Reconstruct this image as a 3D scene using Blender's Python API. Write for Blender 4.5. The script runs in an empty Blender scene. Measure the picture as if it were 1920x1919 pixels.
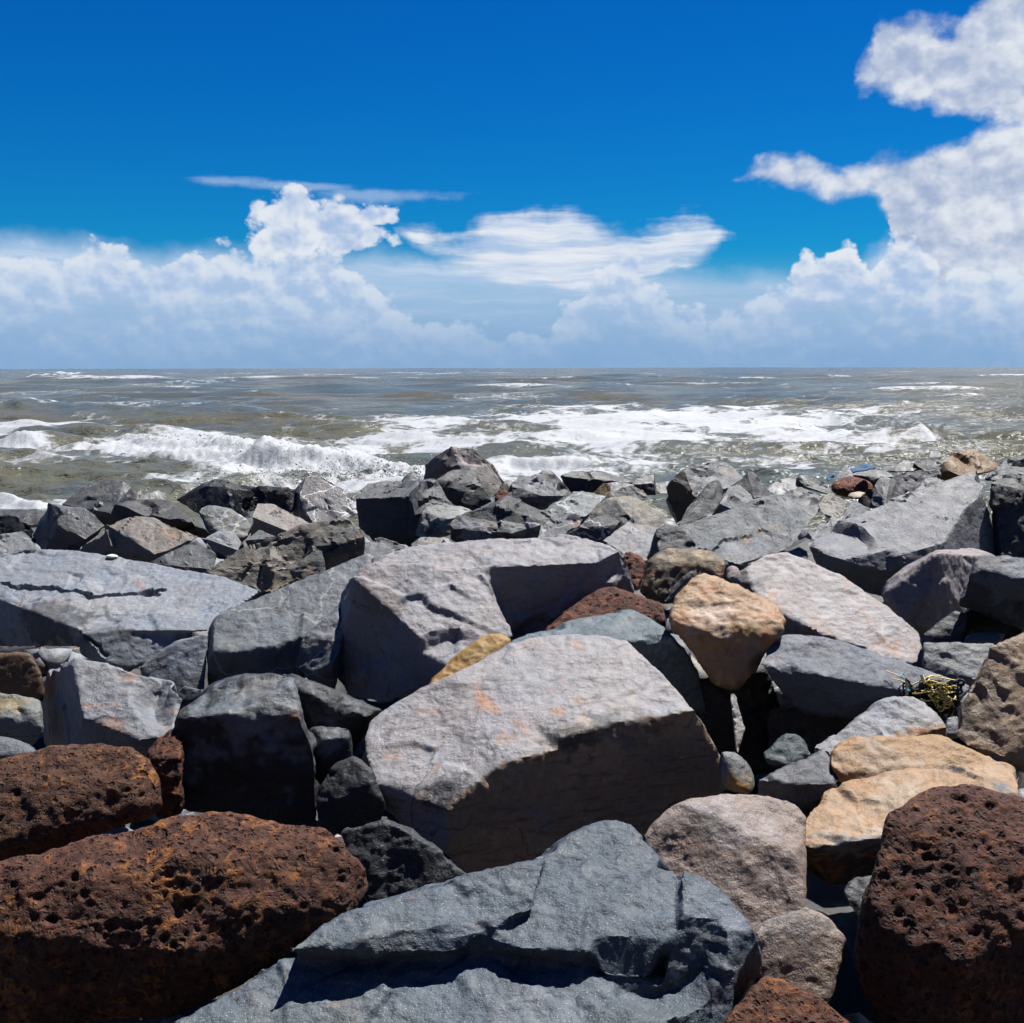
import bpy, bmesh, math, random
import numpy as np
from mathutils import Vector, Matrix

# ------------------------------------------------------------------ camera, sky, sun, exposure
SC = bpy.context.scene
COL = SC.collection
F = 2059.0                      # focal length in photograph pixels (1920 wide)
CAMZ = 3.0                      # eye height above the water
PITCH = math.atan((959.5 - 690.0) / F)
ROLL = math.radians(-0.12)
SUN_EL, SUN_AZ = 66.0, 48.0     # azimuth measured from straight ahead (+Y) towards the right (+X)
SUN_STRENGTH, SKY_STRENGTH, EXPOSURE = 5.0, 0.05, 1.38

cam = bpy.data.cameras.new('camera')
cam_o = bpy.data.objects.new('camera', cam)
COL.objects.link(cam_o)
cam.sensor_fit = 'HORIZONTAL'
cam.sensor_width = 36.0
cam.lens = 36.0 * F / 1920.0
cam.clip_start, cam.clip_end = 0.05, 60000.0
cam_o.matrix_world = (Matrix.Translation((0, 0, CAMZ)) @ Matrix.Rotation(math.pi / 2 - PITCH, 4, 'X')
                      @ Matrix.Rotation(ROLL, 4, 'Z'))
SC.camera = cam_o
SC.view_settings.view_transform = 'Standard'
SC.view_settings.look = 'None'
SC.view_settings.gamma = 1.0
SC.view_settings.use_curve_mapping = False
SC.view_settings.exposure = EXPOSURE
SC.cycles.max_bounces = 4
SC.cycles.diffuse_bounces = 1
SC.cycles.glossy_bounces = 2
SC.cycles.use_adaptive_sampling = True
SC.cycles.adaptive_threshold = 0.035
SC.cycles.adaptive_min_samples = 20
SC.cycles.sample_clamp_direct = 12.0
SC.cycles.sample_clamp_indirect = 4.0

_e, _a = math.radians(SUN_EL), math.radians(SUN_AZ)
SUN_DIR = Vector((math.sin(_a) * math.cos(_e), math.cos(_a) * math.cos(_e), math.sin(_e)))
sun = bpy.data.lights.new('sun', 'SUN')
sun.energy = SUN_STRENGTH
sun.angle = math.radians(0.53)
sun.color = (1.0, 0.975, 0.94)
sun_o = bpy.data.objects.new('sun', sun)
COL.objects.link(sun_o)
sun_o.rotation_euler = SUN_DIR.to_track_quat('Z', 'Y').to_euler()
sun_o.location = (20, 40, 60)

_cm = np.array(cam_o.matrix_world.to_3x3())


def ray(px, py):
    """Unit direction(s) through a photograph pixel."""
    px, py = np.asarray(px, float), np.asarray(py, float)
    v = np.stack([(px - 960.0) / F, -(py - 959.5) / F, -np.ones_like(px)], -1)
    v /= np.linalg.norm(v, axis=-1, keepdims=True)
    return v @ _cm.T


CAM = np.array([0.0, 0.0, CAMZ])


def project(P):
    q = (P - CAM) @ _cm
    return 960.0 + F * q[:, 0] / -q[:, 2], 959.5 - F * q[:, 1] / -q[:, 2], -q[:, 2]


def azel(px, py):
    r = ray(px, py)
    return float(math.atan2(r[0], r[1])), float(math.asin(r[2]))


# ------------------------------------------------------------------ node helper
class NT:
    def __init__(self, tree):
        self.t = tree
        self.n = tree.nodes
        self.l = tree.links
        self.n.clear()

    def put(self, sock, v):
        if v is None:
            return
        if hasattr(v, 'is_output'):
            self.l.new(v, sock)
        else:
            sock.default_value = v

    def node(self, typ, ins=None, out=0, **kw):
        n = self.n.new(typ)
        for k, v in kw.items():
            setattr(n, k, v)
        for k, v in (ins or {}).items():
            self.put(n.inputs[k], v)
        return n if out is None else n.outputs[out]

    def m(self, op, a, b=None, c=None, clamp=False):
        n = self.n.new('ShaderNodeMath')
        n.operation = op
        n.use_clamp = clamp
        for i, v in enumerate((a, b, c)):
            self.put(n.inputs[i], v)
        return n.outputs[0]

    def v(self, op, a, b=None, c=None, out=0):
        n = self.n.new('ShaderNodeVectorMath')
        n.operation = op
        for i, v in enumerate((a, b, c)):
            self.put(n.inputs[i], v)
        return n.outputs['Value'] if op in ('LENGTH', 'DOT_PRODUCT', 'DISTANCE') else n.outputs[0]

    def noise(self, vec, scale, detail=4, rough=0.55, dist=0.0, w=None, color=False):
        n = self.n.new('ShaderNodeTexNoise')
        n.noise_dimensions = '4D' if w is not None else '3D'
        self.put(n.inputs['Vector'], vec)
        self.put(n.inputs['Scale'], scale)
        self.put(n.inputs['Detail'], detail)
        self.put(n.inputs['Roughness'], rough)
        self.put(n.inputs['Distortion'], dist)
        if w is not None:
            self.put(n.inputs['W'], w)
        return n.outputs[1 if color else 0]

    def mix(self, f, a, b, mode='MIX', clamp=True):
        n = self.n.new('ShaderNodeMix')
        n.data_type = 'RGBA'
        n.blend_type = mode
        n.clamp_factor = clamp
        self.put(n.inputs[0], f)
        self.put(n.inputs[6], a)
        self.put(n.inputs[7], b)
        return n.outputs[2]

    def ss(self, x, lo, hi, a=0.0, b=1.0):
        n = self.n.new('ShaderNodeMapRange')
        n.interpolation_type = 'SMOOTHSTEP'
        self.put(n.inputs[0], x)
        for i, v in enumerate((lo, hi, a, b)):
            self.put(n.inputs[1 + i], v)
        return n.outputs[0]

    def comb(self, x, y, z):
        return self.node('ShaderNodeCombineXYZ', {0: x, 1: y, 2: z})


def rgb(r, g, b):
    return (r, g, b, 1.0)


# ------------------------------------------------------------------ world: sky with clouds
def build_world():
    w = bpy.data.worlds.new('World')
    SC.world = w
    w.use_nodes = True
    w.cycles.sampling_method = 'NONE'
    T = NT(w.node_tree)
    sky = T.n.new('ShaderNodeTexSky')
    sky.sky_type = 'NISHITA'
    sky.sun_disc = False
    sky.sun_elevation = math.radians(SUN_EL)
    sky.sun_rotation = math.radians(SUN_AZ)
    sky.altitude = 0.0
    sky.air_density = 1.0
    sky.dust_density = 0.3
    sky.ozone_density = 2.2
    # the photograph's deep, polarised blue
    skyc = T.node('ShaderNodeHueSaturation', {'Hue': 0.5, 'Saturation': 1.5, 'Value': 1.0, 'Color': sky.outputs[0]})
    skyc = T.mix(1.0, skyc, rgb(0.028, 0.405, 0.66), 'MULTIPLY')

    d = T.v('NORMALIZE', T.node('ShaderNodeTexCoord', out='Generated'))
    s = T.node('ShaderNodeSeparateXYZ', {0: d}, out=None)
    az = T.m('ARCTAN2', s.outputs[0], s.outputs[1])
    el = T.m('ARCSINE', s.outputs[2])
    p = T.comb(az, el, 0.0)
    wob = T.v('MULTIPLY_ADD', T.noise(T.v('MULTIPLY', p, (16, 20, 1)), 1.0, 4, 0.55, color=True), (0.05, 0.04, 0), (-0.025, -0.02, 0))
    pw = T.v('ADD', p, wob)
    sw = T.node('ShaderNodeSeparateXYZ', {0: pw}, out=None)
    azw, elw = sw.outputs[0], sw.outputs[1]
    A0, EM = 0.5, 0.40

    def profiles(src, *tabs):
        """Up to three outlines given as (pixel x, pixel y) lists, read at an azimuth; returns elevations."""
        n = T.n.new('ShaderNodeRGBCurve')
        for k, tab in enumerate(tabs):
            cv = n.mapping.curves[k]
            pts = []
            for (x, y) in tab:
                a, e = azel(x, min(y, 700))
                pts.append((a + A0, max(0.0, min(1.0, e / EM))))
            pts.sort()
            while len(cv.points) > 2:
                cv.points.remove(cv.points[1])
            cv.points[0].location = (0.0, pts[0][1])
            cv.points[-1].location = (1.0, pts[-1][1])
            for q in pts:
                if 0 < q[0] < 1:
                    cv.points.new(*q)
            for q in cv.points:
                q.handle_type = 'VECTOR'
        n.mapping.update()
        t = T.m('ADD', src, A0)
        T.put(n.inputs['Color'], T.comb(t, t, t))
        o = T.node('ShaderNodeSeparateColor', {0: n.outputs[0]}, out=None)
        return [T.m('MULTIPLY', o.outputs[k], EM) for k in range(len(tabs))]

    def puffs(src, det):
        """Cauliflower bumps: rounded cells at several sizes."""
        n = T.n.new('ShaderNodeTexVoronoi')
        n.voronoi_dimensions = '2D'
        n.feature = 'SMOOTH_F1'
        n.normalize = True
        T.put(n.inputs['Vector'], T.v('MULTIPLY', src, (34, 42, 1)))
        for k, v in (('Scale', 1.0), ('Detail', det), ('Roughness', .55), ('Lacunarity', 2.1), ('Smoothness', .35)):
            n.inputs[k].default_value = v
        return T.m('SUBTRACT', 1.0, n.outputs['Distance'])
    pv = T.v('ADD', p, T.v('SCALE', wob))
    pv.node.inputs[1].links[0].from_node.inputs[3].default_value = .35
    nA = puffs(pv, 3.0)
    nB = puffs(T.v('ADD', pv, (0.004, 0.008, 0.0)), 2.0)
    nM = T.noise(T.v('MULTIPLY', p, (22, 30, 1)), 1.0, 5, 0.55)
    nLow = T.noise(T.v('MULTIPLY', p, (8, 13, 1)), 1.0, 4, 0.55)
    nStr = T.noise(T.v('MULTIPLY', pv, (8, 80, 1)), 1.0, 5, 0.6)

    # outlines: cumulus bank (upper edge), big right-hand mass (two bands), anvil layer, haze sheet
    bank = [(-60, 480), (0, 492), (60, 478), (110, 505), (150, 480), (200, 458), (235, 470), (290, 505), (350, 495), (430, 470), (470, 490), (520, 470),
            (560, 446), (600, 455), (640, 480), (680, 520), (720, 560), (800, 615), (860, 610), (940, 640), (1030, 620), (1080, 560), (1105, 510),
            (1150, 478), (1185, 462), (1208, 490), (1235, 535), (1275, 585), (1330, 600), (1420, 585), (1450, 545), (1480, 528), (1510, 482), (1540, 468), (1575, 444),
            (1612, 462), (1640, 505), (1665, 455), (1695, 425), (1720, 435), (1740, 480), (1765, 520), (1800, 500), (1840, 505), (1900, 520), (1990, 510)]
    m1t = [(1300, 330), (1540, 260), (1585, 168), (1600, 125), (1640, 105), (1660, 40), (1740, 30), (1800, 50), (1840, -20), (2000, -60)]
    m1b = [(1300, 40), (1540, 90), (1585, 145), (1610, 172), (1700, 185), (1780, 215), (1850, 240), (1920, 262), (2000, 270)]
    m2t = [(1200, 480), (1340, 390), (1376, 336), (1420, 316), (1490, 300), (1560, 318), (1640, 312), (1700, 290), (1740, 280), (1800, 262), (1850, 250), (1920, 235), (2000, 230)]
    m2b = [(1200, 200), (1340, 280), (1376, 330), (1440, 340), (1500, 352), (1570, 372), (1640, 378), (1668, 400), (1680, 520), (1760, 620), (1900, 680), (2000, 690)]
    ant = [(500, 600), (680, 520), (740, 425), (800, 420), (860, 440), (920, 402), (990, 382), (1060, 378), (1130, 408), (1230, 412), (1330, 415), (1375, 448), (1420, 500), (1520, 600)]
    anb = [(500, 350), (680, 400), (740, 430), (800, 470), (860, 505), (960, 545), (1100, 560), (1220, 545), (1290, 515), (1340, 485), (1375, 455), (1420, 420), (1520, 380)]
    hzt = [(-100, 436), (0, 438), (150, 440), (300, 452), (430, 458), (600, 462), (740, 462), (900, 480), (1050, 490), (1250, 500), (1400, 512), (1500, 508), (1620, 470), (1700, 400), (1900, 380), (2000, 380)]
    tC, t1, b1 = profiles(azw, bank, m1t, m1b)
    t2, b2, tA = profiles(azw, m2t, m2b, ant)
    bA, tH = profiles(azw, anb, hzt)

    edge = T.m('MULTIPLY', T.m('SUBTRACT', nA, 0.62), 0.055)
    hp = None
    for (px, py, rx, ry) in ((550, 425, 70, 50), (615, 412, 72, 38), (690, 402, 55, 20), (560, 392, 42, 24), (640, 440, 80, 24), (510, 450, 45, 34)):
        a0, e0 = azel(px, py)
        sx, sy = F / rx, F / ry
        L = T.v('LENGTH', T.v('MULTIPLY_ADD', pw, (sx, sy, 0.0), (-a0 * sx, -e0 * sy, 0.0)))
        hp = L if hp is None else T.m('MINIMUM', hp, L)
    dHp = T.m('MULTIPLY', T.m('SUBTRACT', 1.0, hp), 0.026)
    dC = T.m('ADD', T.m('MAXIMUM', T.m('SUBTRACT', tC, elw), dHp), edge)
    aC = T.m('MULTIPLY', T.m('MULTIPLY', T.ss(dC, -0.001, 0.008), T.m('MAXIMUM', T.ss(dHp, -0.006, 0.004, .82, 1.0), T.ss(az, .22, .27, .82, 1.0))), T.ss(T.m('ADD', nLow, T.m('MULTIPLY', T.ss(dC, 0.06, 0.0), 0.35)), 0.30, 0.55))
    def band(t, b, amp, soft):
        e2 = T.m('MULTIPLY', T.m('SUBTRACT', T.m('ADD', T.m('MULTIPLY', nA, .45), T.m('MULTIPLY', nM, .75)), 0.56), amp)
        dd = T.m('ADD', T.m('MINIMUM', T.m('SUBTRACT', t, elw), T.m('SUBTRACT', elw, b)), e2)
        return T.ss(dd, -0.001, soft)
    aM = T.m('MULTIPLY', T.m('MAXIMUM', band(t1, b1, 0.040, 0.016), band(t2, b2, 0.028, 0.014)), T.ss(nLow, 0.12, 0.42, 0.72, 1.0))
    dA = T.m('ADD', T.m('MINIMUM', T.m('SUBTRACT', tA, elw), T.m('SUBTRACT', elw, bA)), T.m('MULTIPLY', T.m('SUBTRACT', T.m('ADD', T.m('MULTIPLY', nStr, .5), T.m('MULTIPLY', nM, .6)), 0.54), 0.055))
    aA = T.m('MULTIPLY', T.ss(dA, -0.004, 0.018), T.m('ADD', 0.70, T.m('MULTIPLY', nStr, 0.4)))
    aH = T.m('MULTIPLY', T.ss(T.m('SUBTRACT', tH, elw), -0.006, 0.022), T.m('ADD', 0.50, T.m('MULTIPLY', nStr, 0.7), clamp=True))
    # a few thin wisps
    acc = None
    for (px, py, rx, ry) in ((720, 356, 120, 15), (430, 312, 70, 9), (560, 328, 110, 8)):
        a0, e0 = azel(px, py)
        sx, sy = F / rx, F / ry
        L = T.v('LENGTH', T.v('MULTIPLY_ADD', p, (sx, sy, 0.0), (-a0 * sx, -(e0 + a0 * .05) * sy, 0.0)))
        acc = L if acc is None else T.m('MINIMUM', acc, L)
    aW = T.m('MULTIPLY', T.ss(T.m('ADD', T.m('SUBTRACT', 1.0, acc), T.m('MULTIPLY', T.m('SUBTRACT', T.m('ADD', T.m('MULTIPLY', nStr, .6), T.m('MULTIPLY', nA, .5)), 0.55), 2.6)), 0.0, 1.1), 0.45)

    # colours: radiance as it should appear, undone for strength and exposure
    K = 1.0 / (SKY_STRENGTH * 2 ** EXPOSURE)

    def col(r, g, b):
        return rgb(r * K, g * K, b * K)
    relief = T.m('MULTIPLY', T.m('SUBTRACT', nA, nB), 3.6)
    lit = T.ss(T.m('ADD', relief, T.m('ADD', T.m('MULTIPLY', T.m('SUBTRACT', nLow, 0.5), 1.5), T.ss(dC, 0.045, 0.0, -0.25, 0.45))), -0.75, 0.85)
    cC = T.mix(lit, col(0.38, 0.52, 0.76), col(0.76, 0.81, 0.88))
    litM = T.ss(T.m('ADD', T.m('MULTIPLY', relief, .6), T.m('ADD', T.m('MULTIPLY', T.m('SUBTRACT', nM, 0.5), 1.6), T.m('MULTIPLY', T.m('SUBTRACT', nLow, 0.5), 1.8))), -0.8, 0.8)
    cM = T.mix(litM, col(0.37, 0.46, 0.65), col(0.76, 0.80, 0.87))
    cA = T.mix(T.ss(nStr, 0.35, 0.65), col(0.50, 0.62, 0.82), col(0.82, 0.85, 0.90))
    low = T.ss(el, 0.0, 0.12)
    cH = T.mix(low, col(0.235, 0.405, 0.655), col(0.52, 0.66, 0.85))
    cH = T.mix(T.m('MULTIPLY', T.ss(nStr, 0.45, 0.75), T.m('MULTIPLY', low, 0.7)), cH, col(0.60, 0.70, 0.86))
    c = skyc
    c = T.mix(aW, c, col(0.50, 0.65, 0.86))
    c = T.mix(aH, c, cH)
    c = T.mix(aM, c, cM)
    c = T.mix(aA, c, cA)
    c = T.mix(aC, c, cC)
    # distance veils the lowest part of every cloud
    veil = T.m('MULTIPLY', T.ss(el, 0.105, 0.0), 0.88)
    c = T.mix(veil, c, cH)
    bg = T.node('ShaderNodeBackground', {0: c, 1: SKY_STRENGTH})
    T.node('ShaderNodeOutputWorld', {0: bg}, out=None)


build_world()


# ------------------------------------------------------------------ numpy noise
_rs = np.random.RandomState(7)
_perm = _rs.permutation(256)
_perm = np.concatenate([_perm, _perm, _perm]).astype(np.int32)
_grad = _rs.normal(size=(256, 3))
_grad = (_grad / np.linalg.norm(_grad, axis=1, keepdims=True)).astype(np.float32)


def _perlin_exact(P):
    P = np.asarray(P, np.float32)
    fl = np.floor(P)
    I = fl.astype(np.int32) & 15
    f = P - fl
    u = f * f * f * (f * (f * 6 - 15) + 10)
    out = 0
    px0, px1 = _perm[I[:, 0]], _perm[(I[:, 0] + 1) & 15]
    for dx, a in ((0, px0), (1, px1)):
        wx = u[:, 0] if dx else 1 - u[:, 0]
        for dy in (0, 1):
            b = _perm[a + ((I[:, 1] + dy) & 15)]
            wy = u[:, 1] if dy else 1 - u[:, 1]
            for dz in (0, 1):
                g = _grad[_perm[b + ((I[:, 2] + dz) & 15)]]
                wz = u[:, 2] if dz else 1 - u[:, 2]
                dot = (f[:, 0] - dx) * g[:, 0] + (f[:, 1] - dy) * g[:, 1] + (f[:, 2] - dz) * g[:, 2]
                out = out + wx * wy * wz * dot
    return out * 1.6


_NS = 8                                        # samples per lattice cell; the field repeats every 16 cells
_ax = np.arange(16 * _NS, dtype=np.float32) / _NS
_VOL = _perlin_exact(np.stack(np.meshgrid(_ax, _ax, _ax, indexing='ij'), -1).reshape(-1, 3)).astype(np.float32)


def perlin(P):
    """Gradient noise read from a table with trilinear interpolation."""
    P = np.asarray(P, np.float32) * _NS
    fl = np.floor(P)
    f = P - fl
    n = 16 * _NS
    I = fl.astype(np.int32) & (n - 1)
    J = (I + 1) & (n - 1)
    x0, x1 = I[:, 0] * (n * n), J[:, 0] * (n * n)
    y0, y1 = I[:, 1] * n, J[:, 1] * n
    z0, z1 = I[:, 2], J[:, 2]
    fx, fy, fz = f[:, 0], f[:, 1], f[:, 2]

    def lz(b):
        a = _VOL[b + z0]
        return a + (_VOL[b + z1] - a) * fz

    def ly(b):
        a = lz(b + y0)
        return a + (lz(b + y1) - a) * fy
    a = ly(x0)
    return a + (ly(x1) - a) * fx


def fbm(P, oct=4, gain=0.5, ridge=False):
    s, a = 0, 1.0
    for i in range(oct):
        n = perlin(P * (2.0 ** i) + 17.3 * i)
        s = s + a * ((1 - 2 * np.abs(n)) if ridge else n)
        a *= gain
    return s


# ------------------------------------------------------------------ materials
def obj_attr(T, name):
    n = T.n.new('ShaderNodeAttribute')
    n.attribute_type = 'OBJECT'
    n.attribute_name = name
    return n.outputs['Fac']


def finish(T, base, rough, bump=None, spec=0.4):
    b = T.node('ShaderNodeBsdfPrincipled', {'Base Color': base, 'Roughness': rough}, out=None)
    b.inputs['Specular IOR Level'].default_value = spec
    if bump is not None:
        T.l.new(bump, b.inputs['Normal'])
    T.node('ShaderNodeOutputMaterial', {0: b.outputs[0]}, out=None)


def mat_stone():
    m = bpy.data.materials.new('quarried_stone')
    m.use_nodes = True
    T = NT(m.node_tree)
    tint = T.node('ShaderNodeVertexColor', layer_name='tint', out=0)
    rnd = T.node('ShaderNodeObjectInfo', out='Random')
    off = T.m('MULTIPLY', rnd, 40.0)
    p = T.v('ADD', T.node('ShaderNodeTexCoord', out='Object'), T.comb(off, off, off))
    rust, vein, grain, streak, wet = (obj_attr(T, k) for k in ('rust', 'vein', 'grain', 'streak', 'wet'))
    # mineral grains at two sizes
    g1 = T.noise(p, 95.0, 3, 0.75)
    g2 = T.noise(p, 260.0, 2, 0.7)
    gg = T.m('ADD', T.m('MULTIPLY', T.m('SUBTRACT', g1, 0.5), 1.6), T.m('MULTIPLY', T.m('SUBTRACT', g2, 0.5), 1.5))
    gfac = T.m('ADD', 1.0, T.m('MULTIPLY', gg, grain))
    # broad tonal patches
    b1 = T.noise(p, 3.2, 3, 0.6, 0.4)
    b2 = T.noise(p, 11.0, 3, 0.62)
    b3 = T.noise(p, 33.0, 3, 0.7)
    bfac = T.m('ADD', 0.22, T.m('ADD', T.m('MULTIPLY', b1, 0.50), T.m('ADD', T.m('MULTIPLY', b2, 0.52), T.m('MULTIPLY', b3, 0.54))))
    # foliation streaks
    ps = T.v('MULTIPLY', p, (5.0, 9.0, 38.0))
    st = T.noise(ps, 1.0, 4, 0.65, 0.8)
    sfac = T.m('SUBTRACT', 1.0, T.m('MULTIPLY', T.ss(st, 0.50, 0.72), streak))
    c = T.v('SCALE', tint)
    T.l.new(T.m('MULTIPLY', T.m('MULTIPLY', gfac, bfac), sfac), c.node.inputs[3])
    # hue drift warm/cool
    hue = T.noise(p, 5.0, 1, 0.5)
    c = T.mix(T.m('MULTIPLY', T.ss(hue, 0.50, 0.75), 0.35), c, T.mix(1.0, c, rgb(1.12, 0.98, 0.84), 'MULTIPLY'))
    c = T.mix(T.m('MULTIPLY', T.ss(hue, 0.50, 0.25), 0.45), c, T.mix(1.0, c, rgb(0.86, 1.0, 1.12), 'MULTIPLY'))
    # rust stains
    r1 = T.noise(p, 6.0, 4, 0.68, 0.6)
    rf = T.m('MULTIPLY', T.ss(T.m('ADD', r1, T.m('MULTIPLY', rust, 0.22)), 0.66, 0.80), T.m('MINIMUM', T.m('MULTIPLY', rust, 3.0), 0.8))
    c = T.mix(rf, c, rgb(0.20, 0.085, 0.03))
    # pale lichen / salt bloom
    l1 = T.noise(p, 17.0, 3, 0.7)
    c = T.mix(T.m('MULTIPLY', T.ss(l1, 0.58, 0.74), 0.5), c, T.mix(1.0, c, rgb(1.7, 1.65, 1.6), 'MULTIPLY'))
    # quartz veins
    vo = T.n.new('ShaderNodeTexVoronoi')
    vo.feature = 'DISTANCE_TO_EDGE'
    wv = T.v('SCALE', T.noise(p, 7.0, 3, 0.6, color=True))
    wv.node.inputs[3].default_value = .16
    T.put(vo.inputs['Vector'], T.v('ADD', p, wv))
    vo.inputs['Scale'].default_value = 2.6
    vf = T.m('MULTIPLY', T.ss(vo.outputs[0], 0.022, 0.004), vein)
    c = T.mix(vf, c, rgb(0.36, 0.36, 0.36))
    # open joints
    jf = T.m('MULTIPLY', T.ss(vo.outputs[0], 0.016, 0.003), T.m('MULTIPLY', T.ss(b1, 0.52, 0.60), T.ss(vein, 0.2, 0.0)))
    c = T.mix(T.m('MULTIPLY', jf, 0.6), c, rgb(0.012, 0.012, 0.013))
    # pale crystal grains, their glints put into the base colour
    sp = T.ss(T.noise(p, 380.0, 0, .5), .76, .82)
    c = T.mix(T.m('MULTIPLY', sp, T.m('MULTIPLY', grain, .9)), c, rgb(.52, .53, .55))
    # worn edges and dirt caught in hollows
    geo = T.node('ShaderNodeNewGeometry', out='Pointiness')
    wear = T.m('MULTIPLY', T.ss(T.m('ADD', geo, T.m('MULTIPLY', T.m('SUBTRACT', g1, 0.5), 0.05)), 0.53, 0.62), 0.35)
    c = T.mix(T.m('MULTIPLY', wear, 1.6), c, T.mix(1.0, T.mix(1.0, c, rgb(1.5, 1.5, 1.5), 'MULTIPLY'), rgb(.045, .045, .045), 'ADD'))
    rough = T.m('ADD', 0.62, T.m('MULTIPLY', g1, 0.3))
    h = T.m('ADD', T.noise(p, 34.0, 5, 0.68), T.m('MULTIPLY', g1, 0.22))
    bump = T.node('ShaderNodeBump', {'Strength': T.ss(b2, .3, .7, .35, 1.0), 'Distance': 0.014, 'Height': h})
    finish(T, c, T.m('SUBTRACT', rough, T.m('ADD', .18, T.m('MULTIPLY', wet, .12))), bump, 0.32)
    return m


def mat_scoria():
    m = bpy.data.materials.new('vesicular_laterite')
    m.use_nodes = True
    T = NT(m.node_tree)
    tint = T.node('ShaderNodeVertexColor', layer_name='tint', out=0)
    rnd = T.node('ShaderNodeObjectInfo', out='Random')
    off = T.m('MULTIPLY', rnd, 40.0)
    p = T.v('ADD', T.node('ShaderNodeTexCoord', out='Object'), T.comb(off, off, off))
    ochre = obj_attr(T, 'rust')
    n1 = T.noise(p, 24.0, 6, 0.72, 0.6)
    n2 = T.noise(p, 90.0, 4, 0.75)
    n3 = T.noise(p, 4.0, 4, 0.6)
    c = T.mix(T.ss(n1, 0.36, 0.66), rgb(0.03, 0.012, 0.008), tint)
    c = T.mix(T.m('MULTIPLY', T.ss(T.m('ADD', n1, T.m('MULTIPLY', T.m('SUBTRACT', n3, 0.5), 0.6)), 0.54, 0.70), ochre), c, rgb(0.20, 0.075, 0.013))
    c = T.mix(T.m('MULTIPLY', T.ss(n2, 0.55, 0.75), 0.4), c, rgb(0.17, 0.066, 0.042))
    # vesicles
    pw = T.v('ADD', p, T.v('SCALE', T.noise(p, 30.0, 2, 0.5, color=True)))
    pw.node.inputs[1].links[0].from_node.inputs[3].default_value = 0.03
    def ves(scale, lo, hi):
        vo = T.n.new('ShaderNodeTexVoronoi')
        T.put(vo.inputs['Vector'], pw)
        vo.inputs['Scale'].default_value = scale
        sz = T.node('ShaderNodeSeparateColor', {0: vo.outputs['Color']}, out=0)
        return T.ss(vo.outputs['Distance'], T.m('MULTIPLY', sz, lo), T.m('ADD', T.m('MULTIPLY', sz, hi), 0.04))
    v1 = ves(30.0, 0.22, 0.42)
    v2 = ves(75.0, 0.30, 0.55)
    c = T.mix(1.0, c, T.mix(v1, rgb(0.32, 0.26, 0.24), rgb(1, 1, 1)), 'MULTIPLY')
    c = T.mix(1.0, c, T.mix(v2, rgb(0.50, 0.45, 0.42), rgb(1, 1, 1)), 'MULTIPLY')
    h = T.m('ADD', T.m('MULTIPLY', v1, 1.0), T.m('ADD', T.m('MULTIPLY', v2, 0.5), T.m('MULTIPLY', n1, 1.2)))
    bump = T.node('ShaderNodeBump', {'Strength': 0.9, 'Distance': 0.016, 'Height': h})
    finish(T, c, 0.72, bump, 0.2)
    return m


M_STONE, M_SCORIA = mat_stone(), mat_scoria()

# albedo of each kind of stone
ALB = 0.42
PAL = dict(grey=(.150, .162, .185), dark=(.050, .055, .062), black=(.024, .026, .030), teal=(.105, .145, .168), lilac=(.34, .318, .345),
           pink=(.35, .300, .285), tan=(.36, .28, .20), orange=(.56, .31, .125), ochre=(.45, .24, .045), brown=(.16, .10, .06),
           scoria=(.135, .050, .026), red=(.23, .072, .040), pale=(.34, .365, .36), slate=(.21, .235, .275), cream=(.55, .44, .30),
           mid=(.10, .108, .122))
NRM = dict(T=(0, -.06, 1), Tc=(0, -.34, .94), Tcc=(0, -.60, .80), Tr=(.35, -.25, .90), Tl=(-.32, -.25, .91), Trc=(.40, -.50, .77),
           Tlc=(-.35, -.50, .79), F=(0, -1, .12), FU=(0, -.80, .60), FO=(.0, -.95, -.28), FL=(-.72, -.68, .15), FR=(.70, -.70, .14),
           FUR=(.42, -.68, .60), FUL=(-.42, -.70, .58), L=(-.95, -.30, .08), R=(.93, -.36, .08), LO=(-.75, -.60, -.25))


def poly(s):
    return [tuple(float(c) for c in t.split(',')) for t in s.split()]


def solve(faces, d):
    """Depth of every corner: each visible face lies in a plane of given orientation, joined to the faces before it."""
    known = {}
    for k, (nm, s) in enumerate(faces):
        n = np.array(NRM[nm] if isinstance(nm, str) else nm, float)
        n /= np.linalg.norm(n)
        pts = poly(s)
        have = [known[p] for p in pts if p in known]
        if have:
            P0 = np.mean(have, axis=0)
        else:
            r = ray(*pts[0])
            dd = d if not known else np.mean([q[1] for q in known.values()])
            P0 = CAM + r * (dd / r[1])
        t0 = np.linalg.norm(P0 - CAM)
        for p in pts:
            if p in known:
                continue
            r = ray(*p)
            den = n @ r
            t = (n @ (P0 - CAM)) / den if den < -0.02 else t0 * 1.25
            known[p] = CAM + r * min(max(t, t0 * 0.80), t0 * 1.32)
    return known


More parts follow.
